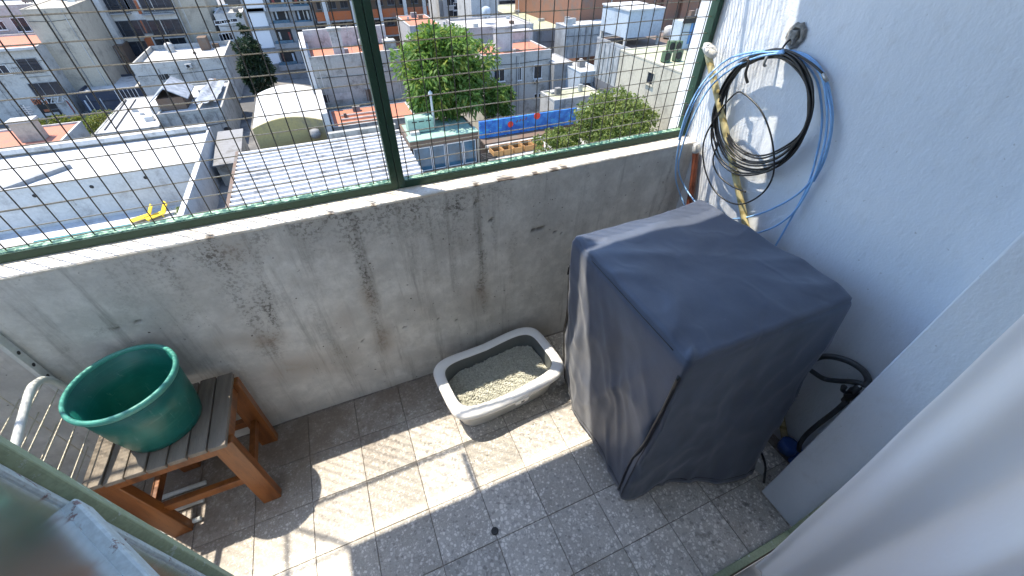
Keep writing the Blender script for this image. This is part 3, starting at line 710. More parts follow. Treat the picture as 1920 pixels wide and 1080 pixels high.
mb.loft(rg, True, True).build('knotted_bag', M['bag'], bs, smooth=True)
q0 = at((1305,283), y=1.225); q1 = at((1321,377), y=1.165); dv = (q1-q0).normalized(); q2 = Vector((1.37,1.06,.012))
rp = thing('rusty_pole', 'rust brown metal pole with a white capped top in the wall corner', 'pole', (q2.x, q2.y, 0))
MB().tube(cat_rom([q0, q1 if q1.x < 1.37 else Vector((1.37, q1.y, q1.z)), q2], 8), .0135, 10).build('shaft', M['rust'], rp, smooth=True)
MB().tube([q0+Vector((-.004,.004,.032)), q0+Vector((-.003,.004,.026)), q0+Vector((0,0,.0)), q0+dv*.006], [.008,.014,.017,.015], 10).build('cap', M['bag'], rp, smooth=True)

# ---- tap and hoses between washing machine and facade -------------------------------
M['hose'] = plain('grey_black_hose', (.05,.055,.06), .4, .2, 40, .05)
M['valve_blue'] = plain('blue_plastic_valve', (.02,.07,.26), .4, .15, 40, .05)
tp = thing('water_tap', 'black washing machine tap on a white wall pipe with its hose', 'tap', (WX-.03, .27, .46))
T0 = at((1597,738), x=WX-.045)
MB().tube([Vector((WX, T0.y, T0.z+.03)), Vector((WX-.045, T0.y, T0.z+.03))], .011, 10).build('spout_pipe', M['tray_pale'], tp, smooth=True)
MB().tube([T0+Vector((0,0,.04)), T0+Vector((0,0,.022)), T0+Vector((0,0,.018)), T0+Vector((0,0,-.02)), T0+Vector((0,0,-.024)), T0+Vector((0,0,-.045))], [.011,.011,.015,.015,.011,.011], 12).build('valve_body', M['black'], tp, smooth=True)
MB().tube([T0+Vector((-.01,.0,.01)), T0+Vector((-.035,.008,.016)), T0+Vector((-.05,.014,.03)), T0+Vector((-.055,.016,.05))], [.006,.006,.007,.009], 8).build('handle', M['black'], tp, smooth=True)
def chain(ps): return cat_rom([at(p, x=x) if z is None else at(p, z=z) for p, x, z in ps], 7)
MB().tube(chain([((1588,752),WX-.05,None),((1565,772),WX-.06,None),((1535,795),WX-.06,None),((1512,815),WX-.07,None),((1500,832),None,.14),((1498,845),None,.10)]), .0085, 8).build('hose', M['hose'], tp, smooth=True)
hs = thing('drain_hose', 'grey looped hose on the white wall right of the covered machine', 'hose', at((1630,700), x=WX-.02))
MB().tube(chain([((1470,700),1.27,None),((1500,690),1.31,None),((1522,676),WX-.035,None),((1548,668),WX-.02,None),((1585,675),WX-.018,None),((1615,692),WX-.018,None),((1628,712),WX-.018,None),((1622,726),WX-.03,None)]), .0105, 8).build('hose', M['hose'], hs, smooth=True)
MB().tube(chain([((1622,722),WX-.03,None),((1600,716),WX-.03,None),((1570,714),WX-.03,None),((1545,710),WX-.035,None),((1525,698),1.33,None),((1500,680),1.28,None)]), .009, 8).build('hose', M['hose'], hs, smooth=True)
bv = thing('valve_block', 'small dark blue plastic valve on the floor behind the covered machine', 'valve', at((1490,850), z=.0))
v0 = at((1480,835), z=.075); v1 = at((1495,850), z=.045)
MB().tube([v0+Vector((0,0,.012)), v0+Vector((0,0,.010)), v0+Vector((0,0,-.03)), v0+Vector((0,0,-.034))], [.02,.034,.034,.028], 14, ).build('knob', M['valve_blue'], bv, smooth=True)
MB().box(v1.x-.028, v1.x+.03, v1.y-.045, v1.y+.005, .0, .055).build('body', M['valve_blue'], bv, bevel=.006)
fc = thing('power_cable', 'thin black cable curling on the floor beside the blue valve', 'cable', at((1435,880), z=.0))
MB().tube(cat_rom([at(p, z=.006) for p in ((1400,842),(1415,835),(1428,850),(1435,872),(1434,890),(1432,905))], 7), .0045, 7).build('cable', M['black'], fc, smooth=True)
M['tagc'] = plain('clear_film', (.5,.5,.48), .25, .1, 60, .2)
ct = thing('plastic_tag', 'small crumpled clear plastic tag on the floor by the thin cable', 'tag', at((1420,878), z=0))
A4 = [at(p, z=.004+.008*(i % 2)) for i, p in enumerate(((1404,868),(1413,858),(1436,878),(1430,892)))]
MB().hexa([a_-Vector((0,0,.002)) for a_ in A4], A4).build('film', M['tagc'], ct, bevel=.001)
# ================================================================== the city below
G = -20.0
def cmat(n, c, d=.3, s=.35): M[n] = plaster(n, tuple(q*.68 for q in c), min(1, d*1.25+.12), streak=min(1, s*1.25+.1))
cmat('c_white', (.66,.66,.65), .15, .2); cmat('c_offwhite', (.60,.59,.56), .3, .35); cmat('c_cream', (.62,.58,.46), .15, .2); cmat('c_beige', (.58,.52,.42), .2, .2)
cmat('c_grey', (.36,.37,.38), .25, .3); cmat('c_darkgrey', (.17,.18,.20), .2, .2); cmat('c_stained', (.46,.46,.43), .8, .8); cmat('c_ochre', (.40,.34,.15), .3, .4)
cmat('c_salmon', (.60,.22,.13), .2, .1); cmat('c_navy', (.03,.045,.08), .1, .1); cmat('c_orange', (.50,.14,.045), .3, .5); cmat('c_pink', (.58,.55,.53), .25, .3)
cmat('c_brick', (.33,.16,.10), .3, .2); cmat('c_yellow', (.55,.38,.05), .2, .2); cmat('c_mint', (.36,.55,.44), .2, .2); cmat('c_lime', (.52,.54,.36), .3, .2)
cmat('c_blue', (.10,.28,.62), .1, .1); cmat('c_paleblue', (.50,.58,.66), .15, .2); cmat('c_brown', (.20,.13,.09), .4, .4); cmat('c_teal', (.05,.22,.20), .2, .1)
cmat('c_green', (.10,.17,.09), .4, .3); cmat('c_red', (.30,.05,.04), .2, .2); cmat('c_roofgrey', (.30,.30,.30), .5, .2); cmat('c_fibre', (.72,.71,.69), .35, .3)
M['c_metal'] = plain('galvanised_sheet', (.38,.40,.41), .4, .25, 1, 0, .4)
M['c_dark'] = plain('dark_opening', (.015,.014,.014), .8, .2, 4, 0)
M['c_glass'] = plain('dark_window_glass', (.02,.025,.035), .12, .3, 3, 0); M['c_blind'] = plain('white_roller_blind', (.55,.56,.58), .6, .08, 20, 0)
M['c_bluegl'] = plain('blue_window_glass', (.03,.09,.14), .08, .4, .6, 0, spec=.8)
M['c_frame'] = plain('white_window_frame', (.6,.6,.6), .5, .05, 4, 0)
M['wood_or'] = wood_mat('orange_timber', (.30,.15,.05), (.46,.25,.09), .6, 1, 0); M['c_yel'] = plain('yellow_plastic', (.75,.52,.03), .4, .05, 4, 0)
M['tarp'] = plain('grey_tarpaulin', (.22,.24,.27), .6, .35, 1.2, .6, dist=.2); M['c_pool'] = plain('teal_pool_water', (.02,.16,.17), .05, .2, 1, .1)
def ground_mat():
    t = NT('city_ground'); p = t.pos(); a = t.noise(p, .08, 5, .6); b = t.noise(p, 1.5, 5, .7)
    c = t.mix(t.ramp(a, .42, .55), (.075,.075,.075), (.20,.19,.175)); t.col(t.mix(t.ramp(b, .4, .7, 0, .5), c, (.06,.058,.055))); t.set(Roughness=.9); return t.m
gm = MB().add([(-1500,-300,G),(1500,-300,G),(1500,2500,G),(-1500,2500,G)], [(0,1,2,3)]).build('city_ground', ground_mat()); tag(gm, kind='structure')
INFO = {}
def ring_box(mb, x0, x1, y0, y1, z0, z1, t):
    mb.box(x0, x1, y0, y0+t, z0, z1); mb.box(x0, x1, y1-t, y1, z0, z1); mb.box(x0, x0+t, y0+t+.002, y1-t-.002, z0, z1); mb.box(x1-t, x1, y0+t+.002, y1-t-.002, z0, z1)
def bld(name, label, Y, tl, tr, depth, wm_, rm, par_=.5, zb=G, zt=None, cat='building', group=None, x0=None, x1=None):
    a = at(tl, y=Y) if tl else None; b = at(tr, y=Y) if tr else None
    if x0 is None: x0 = a.x
    if x1 is None: x1 = b.x
    if zt is None: zt = (a.z+b.z)/2
    t = thing(name, label, cat, ((x0+x1)/2, Y+depth/2, zb), group); INFO[t] = (x0, x1, Y, Y+depth, zt)
    MB().box(x0, x1, Y, Y+depth, zb, zt-par_).build('wall', M[wm_], t)
    MB().box(x0+.1, x1-.1, Y+.1, Y+depth-.1, zt-par_+.003, zt-par_+.06).build('roof', M[rm], t)
    if par_ > .08:
        mb = MB(); ring_box(mb, x0-.03, x1+.03, Y-.03, Y+depth+.03, zt-par_+.004, zt, .22); mb.build('parapet', M[wm_], t)
    rx = random.Random(label)
    if cat == 'building' and x1-x0 > 3:
        for k in range(rx.randint(2, 4)):
            cx, cy = rx.uniform(x0+.8, x1-.8), rx.uniform(Y+.8, Y+depth-.8) if depth > 2 else Y+depth/2; a_, h_ = rx.uniform(.15,.5), rx.uniform(.25,.9)
            MB().box(cx-a_, cx+a_, cy-a_*.8, cy+a_*.8, zt-par_+.061, zt-par_+h_).build('roof_vent', M[rx.choice(['c_offwhite','c_metal','c_roofgrey','c_brown'])], t)
        for k in range(rx.randint(1, 3)):
            cx = rx.uniform(x0+.3, x1-.3); MB().box(cx-.05, cx+.05, Y-.1, Y-.034, zb, zt-par_-.1).build('downpipe', M[rx.choice(['c_offwhite','c_metal','c_roofgrey'])], t)
        if par_ > .2: MB().box(x0-.06, x1+.06, Y-.06, Y+.22, zt+.002, zt+.05).build('parapet_cap', M[rx.choice(['c_roofgrey','c_offwhite','c_grey'])], t)
        z_ = zt-par_-rx.uniform(.8, 1.6); MB().tube([(x0+.2, Y-.05, z_), ((x0+x1)/2, Y-.05, z_-.12), (x1-.2, Y-.05, z_+.05)], .03, 5).build('wall_cable', M['c_dark'], t)
    return t
def win(t, px, w, h, pane='c_glass', frame='c_frame', face='S', ft=.07, bars=1):
    x0, x1, y0, y1, zt = INFO[t]; mb = MB(); c = None
    if face == 'S':
        c = at(px, y=y0); mk = lambda a0, a1, b0, b1, d0, d1: (c.x+a0, c.x+a1, y0-d1, y0-d0, c.z+b0, c.z+b1)
    elif face == 'W':
        c = at(px, x=x0); mk = lambda a0, a1, b0, b1, d0, d1: (x0-d1, x0-d0, c.y+a0, c.y+a1, c.z+b0, c.z+b1)
    else:
        c = at(px, x=x1); mk = lambda a0, a1, b0, b1, d0, d1: (x1+d0, x1+d1, c.y+a0, c.y+a1, c.z+b0, c.z+b1)
    W, H = w/2, h/2
    mb.box(*mk(-W,W,-H,-H+ft,.004,.09)); mb.box(*mk(-W,W,H-ft,H,.004,.09)); mb.box(*mk(-W,-W+ft,-H+ft,H-ft,.004,.085)); mb.box(*mk(W-ft,W,-H+ft,H-ft,.004,.085))
    for k in range(bars): q = -W+2*W*(k+1)/(bars+1); mb.box(*mk(q-.025,q+.025,-H+ft,H-ft,.03,.075))
    mb.box(*mk(-W-.08,W+.08,-H-.07,-H,.003,.14))
    f = mb.build('window', M[frame], t)
    MB().box(*mk(-W+ft*.5,W-ft*.5,-H+ft*.5,H-ft*.5,.006,.028)).build('pane', M[pane], f); return f
def part(t, name, m_, *box): return MB().box(*box).build(name, M[m_], t)
def pxbox(t, name, m_, Y, p0, p1, d0, d1):                         # box on a south face between two pixels, standing out from d0 to d1
    a = at(p0, y=Y); b = at(p1, y=Y)
    return part(t, name, m_, min(a.x,b.x), max(a.x,b.x), Y-d1, Y-d0, min(a.z,b.z), max(a.z,b.z))
def acunit(label, c, w=.85, d=.4, h=.65, m_='c_green', group=None):
    t = thing('air_conditioner', label, 'air conditioner', c, group); x, y, z = c
    part(t, 'casing', m_, x-w/2, x+w/2, y-d/2, y+d/2, z+.08, z+h)
    for s in (-1, 1): part(t, 'foot', 'c_dark', x+s*w*.35-.05, x+s*w*.35+.05, y-d/2, y+d/2, z, z+.079)
    MB().tube([(x-.05, y-d/2-.03, z+h*.55), (x-.05, y-d/2-.003, z+h*.55)], h*.34, 14).build('fan', M['c_dark'], t); return t
def railing(t, x0, x1, y, z, h=.95, n=14, m_='c_dark'):
    mb = MB(); mb.box(x0, x1, y-.03, y, z+h-.05, z+h); mb.box(x0, x1, y-.03, y, z+.05, z+.09)
    for k in range(n+1): q = x0+(x1-x0)*k/n; mb.box(q-.012, q+.012, y-.025, y-.005, z+.091, z+h-.051)
    return mb.build('railing', M[m_], t)

# --- near left: low white house with courtyard
b1 = bld('white_house', 'low white house with long flat roof and round vent holes behind the courtyard', 47.3, None, None, 10.2, 'c_white', 'c_white', .35, zt=-16, x0=-44, x1=-13.5)
part(b1, 'roof_upstand', 'c_fibre', -44, -13.6, 56.6, 57.3, -15.99, -15.55)
for p in ((65,367),(172,350),(273,333)):
    c = at(p, y=47.3); MB().tube([(c.x,47.30,c.z),(c.x,47.26,c.z)], .16, 14).build('vent_hole', M['c_dark'], b1)
pxbox(b1, 'meter_box', 'c_offwhite', 47.3, (130,375), (144,385), .004, .06)
q = at((95,322), z=-16.3); MB().bar((q.x-2.5,47.6,-16.15),(q.x+1.5,51.5,-16.15), .55, .5).build('roof_channel', M['c_grey'], b1)
w = thing('courtyard_wall', 'white boundary wall running from the low white house towards the balcony', 'wall', (-13.3, 41, G))
part(w, 'wall', 'c_white', -13.62, -13.25, 30, 47.2, G, -16.05); part(w, 'coping', 'c_white', -13.66, -13.21, 30, 47.21, -16.048, -15.95)
tag(MB().box(-44,-13.63,30,47.29,G+.004,G+.06).build('courtyard_paving', M['c_white']), kind='structure')
tag(MB().box(at((60,460),z=G).x,at((245,424),z=G).x,at((150,450),z=G).y,at((150,438),z=G).y,G+.064,G+.075).build('pool', M['c_pool']), kind='structure')
for k, (p, rz, lab) in enumerate((((296,404), .55, 'bright yellow sun lounger farther from the pool in the white courtyard'), ((268,409), .4, 'bright yellow sun lounger nearest the pool in the white courtyard'))):
    c = at(p, z=G+.3); t = thing('sun_lounger', lab, 'sun lounger', (c.x, c.y, G+.06), 'yellow loungers in the courtyard')
    d = Vector((math.cos(rz), math.sin(rz), 0)); z0 = G+.4
    MB().bar(Vector((c.x,c.y,z0))-d*1.0, Vector((c.x,c.y,z0))+d*.5, .75, .08).build('seat', M['c_yel'], t)
    MB().bar(Vector((c.x,c.y,z0))+d*.53, Vector((c.x,c.y,z0+.85))+d*1.15, .75, .08).build('backrest', M['c_yel'], t)
    for s in (-.9, .3):
        for e_ in (-.3, .3):
            o = Vector((c.x,c.y,0))+d*s+Vector((-d.y,d.x,0))*e_; part(t, 'leg', 'c_yel', o.x-.04, o.x+.04, o.y-.04, o.y+.04, G+.06, z0-.045)
# --- foliage
def leaf_mat(name, a, b, y):
    t = NT(name); oi = t.n('ShaderNodeNewGeometry'); r = oi.outputs['Random Per Island']
    c = t.mix(r, a, b); c = t.mix(t.ramp(t.noise(t.pos(), .9, 3), .52, .7, 0, .8), c, y); t.col(c); t.set(Roughness=.55)
    tl = t.n('ShaderNodeBsdfTranslucent'); t.l(c, tl.inputs[0]); mx = t.n('ShaderNodeMixShader'); mx.inputs[0].default_value = .45
    t.l(t.b.outputs[0], mx.inputs[1]); t.l(tl.outputs[0], mx.inputs[2]); t.l(mx.outputs[0], t.t.nodes['Material Output'].inputs[0]); return t.m
M['leaf1'] = leaf_mat('broad_green_leaves', (.06,.13,.02), (.16,.27,.05), (.34,.34,.06)); M['leaf2'] = leaf_mat('small_olive_leaves', (.08,.12,.02), (.17,.22,.045), (.25,.27,.07)); M['leaf3'] = leaf_mat('dark_conifer', (.012,.025,.012), (.025,.05,.02), (.04,.06,.02)); M['leaf4'] = leaf_mat('yellowish_shrub_leaves', (.10,.13,.02), (.18,.20,.03), (.24,.22,.05))
M['bark'] = plain('bark', (.12,.09,.07), .9, .3, 2, .4, dist=.05)
def tree(name, label, c, rad, zb, leaf, n, ls, clumps, seed, cat='tree', trunk=.22, elong=2.6, group=None, lo=.45):
    rr = random.Random(seed); t = thing(name, label, cat, (c[0], c[1], zb), group); C = Vector(c); cl = []
    for k in range(clumps):
        while True:
            v = Vector((rr.uniform(-1,1), rr.uniform(-1,1), rr.uniform(-1,1)))
            if lo < v.length < 1: break
        cl.append((C+Vector((v.x*rad[0]*.8, v.y*rad[1]*.8, v.z*rad[2]*.8)), rr.uniform(.22,.42)*min(rad)))
    tr_ = MB(); top = C-Vector((0,0,rad[2]*.3)); b0 = Vector((c[0]+rr.uniform(-.2,.2), c[1], zb))
    tr_.tube([b0, b0.lerp(top,.5)+Vector((rr.uniform(-.2,.2),0,0)), top], [trunk, trunk*.8, trunk*.5], 8)
    tr_.build('trunk', M['bark'], t, smooth=True)
    br = MB()
    for p, r in cl[::2]: br.tube([top.lerp(b0,.15), top.lerp(p,.5)+Vector((0,0,-.2)), p], [trunk*.4, trunk*.25, trunk*.1], 5)
    br.build('branches', M['bark'], t, smooth=True)
    cr_ = MB()
    for k in range(n):
        p, r = rr.choice(cl); v = Vector((rr.gauss(0,1), rr.gauss(0,1), rr.gauss(0,1))).normalized()*r*rr.random()**.35; q = p+v
        d = (v.normalized()+Vector((rr.gauss(0,.6), rr.gauss(0,.6), rr.gauss(-.25,.5)))).normalized(); s = d.cross(Vector((rr.gauss(0,1), rr.gauss(0,1), rr.gauss(0,1)))).normalized(); L = ls*rr.uniform(.6,1.3); w_ = L/elong
        cr_.add([q, q+d*L*.5+s*w_*.5, q+d*L-Vector((0,0,L*.15)), q+d*L*.5-s*w_*.5], [(0,1,2),(0,2,3)])
    cr_.build('crown', M[leaf], t); return t
tree('courtyard_shrub', 'leafy green shrub beside the yellow loungers in the white courtyard', (-15.2,41.2,-18.6), (.9,2.2,1.3), G, 'leaf2', 900, .28, 14, 1, 'shrub', .06)
tree('leafy_tree', 'large broad leaved green tree in front of the cream house with red roof', (12.4,47.3,-10.3), (6.0,4.2,4.7), G, 'leaf1', 16000, .68, 60, 12, trunk=.35, lo=.62)
tree('leafy_tree', 'smaller drooping green tree at the foot of the cream house', (17.6,46.6,-13.6), (2.6,1.8,2.2), G, 'leaf1', 4000, .5, 22, 3, trunk=.16, lo=.3)
tree('round_tree', 'dense round olive green tree beside the tall cream wall', (23.4,30.5,-11.6), (4.7,3.3,2.7), -18.3, 'leaf2', 20000, .26, 90, 4, trunk=.3, elong=1.8, lo=.35)
tree('round_tree', 'low olive green tree left of the dense round one, above the timber boxes', (17.9,31.5,-13.0), (2.7,1.8,1.2), -18.3, 'leaf2', 6000, .25, 30, 5, trunk=.14, elong=1.8, lo=.3)
c = at((470,105), y=74)
tree('dark_conifer', 'dark conifer in front of the grey apartment block', (c.x,74,c.z-1.2), (2.4,1.8,5.0), G, 'leaf3', 8000, .5, 50, 6, trunk=.3, lo=.1)
c = at((452,45), y=74); tree('thin_cypress', 'thin dark cypress tip above the dark conifer', (c.x,75,c.z-1.5), (.5,.5,3.2), G, 'leaf3', 900, .4, 16, 7, trunk=.12, lo=.05)
c = at((205,238), y=70); tree('garden_shrub', 'bright yellow green round shrub behind the salmon roof terrace', (c.x,70,c.z), (3.0,2.0,2.3), G, 'leaf4', 5000, .3, 40, 8, 'shrub', .1, lo=.3)
c = at((118,228), y=72); tree('garden_shrub', 'low green bushes in front of the pizza shop', (c.x,72,c.z), (3.2,1,1.0), G, 'leaf4', 1800, .35, 24, 9, 'shrub', .06, lo=.2)
c = at((166,234), y=72); tree('garden_shrub', 'small green bush between the shop bushes and the round shrub', (c.x,72,c.z), (1.3,1,1.1), G, 'leaf1', 900, .35, 12, 10, 'shrub', .06, lo=.2)

# --- salmon terrace and street on the left
b2 = bld('terrace_house', 'low house with salmon roof terrace and beige chimney at the left edge', 59.4, None, None, 7.6, 'c_offwhite', 'c_salmon', .25, zt=-16.4, x0=-44, x1=-28.4)
c = at((60,262), z=-16.4); part(b2, 'chimney', 'c_beige', c.x-1.0, c.x+1.0, c.y, c.y+1.4, -16.6, -14.6); part(b2, 'chimney_cap', 'c_offwhite', c.x-1.15, c.x+1.15, c.y-.15, c.y+1.55, -14.599, -14.4)
bp = bld('shop_building', 'pale grey two storey shop building with a dark pizza shop front', 84, None, None, 12, 'c_offwhite', 'c_salmon', .3, zt=-11.1, x0=-62, x1=-35.1)
part(bp, 'cornice', 'c_white', -62, -35.0, 83.4, 83.96, -11.3, -11.0)
win(bp, (56,122), 2.3, 1.7, 'c_glass', 'c_grey', bars=1); win(bp, (90,168), 3.6, 2.0, 'c_glass', 'c_grey', bars=2); win(bp, (2,131), 1.6, 1.2)
railing(bp, at((30,134),y=84).x, at((84,132),y=84).x, 83.4, at((56,134),y=84).z-.2, .9)
pxbox(bp, 'upper_sign', 'c_darkgrey', 84, (38,146), (95,141), .02, .15)
sg = pxbox(bp, 'shop_front', 'c_dark', 84, (62,188), (120,218), .01, .12); pxbox(bp, 'shop_door', 'c_red', 84, (122,186), (142,212), .01, .1); pxbox(bp, 'shop_door', 'c_brown', 84, (38,196), (60,224), .01, .1)
def text(parent, s, p, h, m_, y):
    cu_ = bpy.data.curves.new('lettering', 'FONT'); cu_.body = s; cu_.size = h; cu_.extrude = .03; o = bpy.data.objects.new('tmp', cu_); COL.objects.link(o)
    bpy.context.view_layer.update(); me = bpy.data.meshes.new_from_object(o.evaluated_get(bpy.context.evaluated_depsgraph_get())); bpy.data.objects.remove(o)
    me.materials.clear(); me.materials.append(M[m_]); l = bpy.data.objects.new('lettering', me); COL.objects.link(l); l.parent = parent
    l.rotation_euler = (math.pi/2, 0, 0); l.location = Vector((p.x, y, p.z))-wloc(parent); return l
c = at((64,196), y=84); text(sg, 'BIG', c, 1.15, 'c_orange', 83.84); c2 = at((81,195), y=84); text(sg, 'PIZZA', c2, 1.15, 'c_white', 83.84)
pxbox(bp, 'price_board', 'c_orange', 84, (82,205), (96,208), .13, .16); pxbox(bp, 'price_board', 'c_offwhite', 84, (97,205), (113,203), .13, .16); pxbox(bp, 'price_board', 'c_offwhite', 84, (84,212), (114,214), .13, .16)
b = bld('left_house', 'pinkish upper house with small window behind the salmon roofed shop', 100, (0,10), (88,8), 10, 'c_pink', 'c_offwhite', .4, x0=-75)
win(b, (40,46), 1.8, 1.9); win(b, (1,48), 1.2, 1.2); b = bld('left_house', 'orange roofed lean-to below the pinkish upper house', 97, (0,74), (62,70), 3, 'c_salmon', 'c_orange', .1, x0=-75)
b7 = bld('navy_house', 'small dark navy house with white roof, pale door and barred window', 83, None, None, 9, 'c_navy', 'c_offwhite', .35, zt=-16.9, x0=-33.6, x1=-25.9)
win(b7, (240,178), 2.6, 2.0, 'c_glass', bars=4); pxbox(b7, 'door', 'c_paleblue', 83, (188,184), (200,206), .01, .1); pxbox(b7, 'door', 'c_paleblue', 83, (160,188), (170,208), .01, .1)
b4 = bld('beige_block', 'tall plain beige side wall right of the pizza shop building', 87, (68,66), (142,42), 14, 'c_beige', 'c_beige', .15, zt=-7.2)
b = bld('white_block', 'plain white block behind the beige side wall', 97, (104,0), (184,0), 12, 'c_white', 'c_white', .3, zt=-1.5)
b = bld('low_wall_house', 'low brown garden wall house beneath the plain white block', 95, (166,92), (226,84), 5, 'c_brown', 'c_brown', .1, x0=at((166,92),y=95).x)
b5 = bld('flat_block', 'white apartment block with dark balcony windows and terracotta panels', 99, (184,0), (322,0), 14, 'c_white', 'c_white', .4, zt=4)
for (x, y) in ((212,6),(238,54),(254,92)): win(b5, (x,y), 4.0, 2.3, 'c_glass', 'c_darkgrey', bars=2)
for (x, y) in ((292,4),(312,52),(322,82)): win(b5, (x,y), 4.6, 2.4, 'c_glass', 'c_darkgrey', bars=3)
for (x, y) in ((243,6),(272,50)): win(b5, (x,y), 1.3, 2.0, 'c_glass', 'c_darkgrey')
for (x0_, y0_, x1_, y1_) in ((248,0,268,26),(262,38,278,64),(268,70,292,88)):
    pxbox(b5, 'terracotta_panel', 'c_orange', 99, (x0_,y0_), (x1_,y1_), .004, .05)
for (x, y) in ((212,20),(240,66),(295,20),(318,64)):
    c = at((x,y), y=99); railing(b5, c.x-2.2, c.x+2.2, 98.3, c.z-.3, .95, 18); part(b5, 'balcony_slab', 'c_grey', c.x-2.3, c.x+2.3, 98.2, 98.99, c.z-.5, c.z-.32)
b = bld('cream_block', 'narrow cream block right of the block with terracotta panels', 100, (324,0), (382,0), 14, 'c_beige', 'c_beige', .3, zt=-2)
b6 = bld('white_flat_house', 'wide white flat roofed house with small square wall opening and roof parapet', 82, None, None, 13.5, 'c_offwhite', 'c_white', .7, zt=-13.8, x0=-25.2, x1=-13.2)
win(b6, (309,144), 1.3, .9, 'c_dark', 'c_offwhite'); acunit('white air conditioner on the wall of the white flat roofed house', (at((355,125),y=82).x, 81.75, at((355,128),y=82).z), m_='c_white')
part(b6, 'stair_head', 'c_brown', -17.5, -16.2, 92, 94, -14.49, -12.6)
# --- cloth covered roofs behind the low white house
b8 = bld('concrete_house', 'grey concrete house with a dark round wall hole, tarpaulins on its roof', 63, None, None, 13, 'c_stained', 'c_white', .3, zt=-15.6, x0=-19.5, x1=-12.6)
c = at((428,246), y=63); MB().tube([(c.x,62.99,c.z),(c.x,62.93,c.z)], .55, 16).build('wall_hole', M['c_dark'], b8)
b8b = bld('deck_house', 'low building with white roof deck left of the tarpaulin covered house', 62, None, None, 14, 'c_stained', 'c_white', .12, zt=-16.6, x0=-26, x1=-19.6)
for k in range(2):
    mb = MB(); mb.bar((-25.2+1.1*k,63,-16.58),(-25.6+1.1*k,75,-16.58), .12, .06); mb.build('roof_gutter', M['c_dark'], b8b)
def tarp(label, pts, th, seed):
    t = thing('tarpaulin', label, 'tarpaulin', pts[0]); n = 10; mb = MB(); P = [Vector(p) for p in pts]
    for s_ in (0, -th):
        for j in range(n+1):
            for i in range(n+1):
                u_, v_ = i/n, j/n; q = P[0].lerp(P[1],u_).lerp(P[3].lerp(P[2],u_), v_)
                q = q+Vector((0,0,.35*noise.noise((u_*3+seed, v_*3, 1))+.18*noise.noise((u_*7, v_*7+seed, 4))-.3*math.sin(math.pi*u_)*math.sin(math.pi*v_)+s_)); mb.v.append(tuple(q))
    for j in range(n):
        for i in range(n):
            a = j*(n+1)+i; mb.f.append((a,a+1,a+n+2,a+n+1)); b_ = a+(n+1)**2; mb.f.append((b_,b_+n+1,b_+n+2,b_+1))
    mb.build('cloth', M['tarp'], t, smooth=True)
tarp('wrinkled grey tarpaulin spread over the right half of the concrete house roof', [(-15.6,64,-15.1),(-13.0,63.6,-15.0),(-12.9,74,-15.2),(-14.8,74.5,-14.8)], .05, 3)
hut = thing('roof_hut', 'small pitched hut with grey tarpaulin roof on the concrete house', 'hut', (-18.2, 67, -15.9))
part(hut, 'wall', 'c_brown', -19.4, -16.6, 65, 70, -15.85, -14.4)
for s, nm in ((-1,'roof_slope'),(1,'roof_slope')):
    a = Vector((-18,64.6,-13.2)); bq = Vector((-18,70.3,-13.2)); o = Vector((s*2.0,0,-1.35)); MB().hexa([a+Vector((0,0,-.1)),a+o+Vector((0,0,-.1)),bq+o+Vector((0,0,-.1)),bq+Vector((0,0,-.1))],[a+Vector((s*.01,0,0)),a+o,bq+o,bq+Vector((s*.01,0,0))]).build(nm, M['tarp'], hut)
c = at((395,285), y=52); sh = thing('alley_shed', 'grey sloping shed roof in the alley beside the low white house', 'shed', (c.x,52,G)); part(sh, 'wall', 'c_stained', -12.9, -10.6, 50, 58, G, -17.6)
MB().hexa([(-13.1,49.6,-17.59),(-10.4,49.6,-17.59),(-10.4,58.2,-17.0),(-13.1,58.2,-17.0)],[(-13.1,49.6,-17.45),(-10.4,49.6,-17.45),(-10.4,58.2,-16.86),(-13.1,58.2,-16.86)]).build('roof', M['c_roofgrey'], sh)
# --- barrel vaulted hall
vt = thing('vaulted_hall', 'white barrel vaulted hall with ochre end wall behind the corrugated roof', 'building', (-4.6, 55, G))
vx0, vx1, vy0, vy1, vs_, vh = -8.15, -1.2, 50, 63, -14.55, .75
def arch(y, dz=0, ins=0):
    return [(vx0+ins+(vx1-vx0-2*ins)*k/24, y, vs_+dz+vh*math.sin(math.pi*k/24)**.9) for k in range(25)]
part(vt, 'side_walls', 'c_white', vx0, vx1, vy0+.3, vy1, G, vs_-.01)
MB().loft([arch(vy0+.12,.02), arch(vy1,.02)], close=False).build('vault', M['c_white'], vt, smooth=True)
f0 = arch(vy0, .06); mb = MB(); mb.v = f0+[(x,y,G) for x,y,z in f0]+[(x,y+.3,z) for x,y,z in f0]; mb.f = [(i,i+25,i+26,i+1) for i in range(24)]+[(i,i+1,i+51,i+50) for i in range(24)]; mb.build('end_wall', M['c_ochre'], vt)
part(vt, 'side_parapet', 'c_white', vx1+.01, vx1+.7, vy0, vy1, G, vs_+.75); MB().tube([(-2.3,49.5,-16.0),(-2.3,49.5,-15.7),(-2.3,49.5,-15.2),(-2.3,49.5,-15.1)],[.45,.55,.5,.2],12).build('water_tank', M['c_roofgrey'], vt, smooth=True)
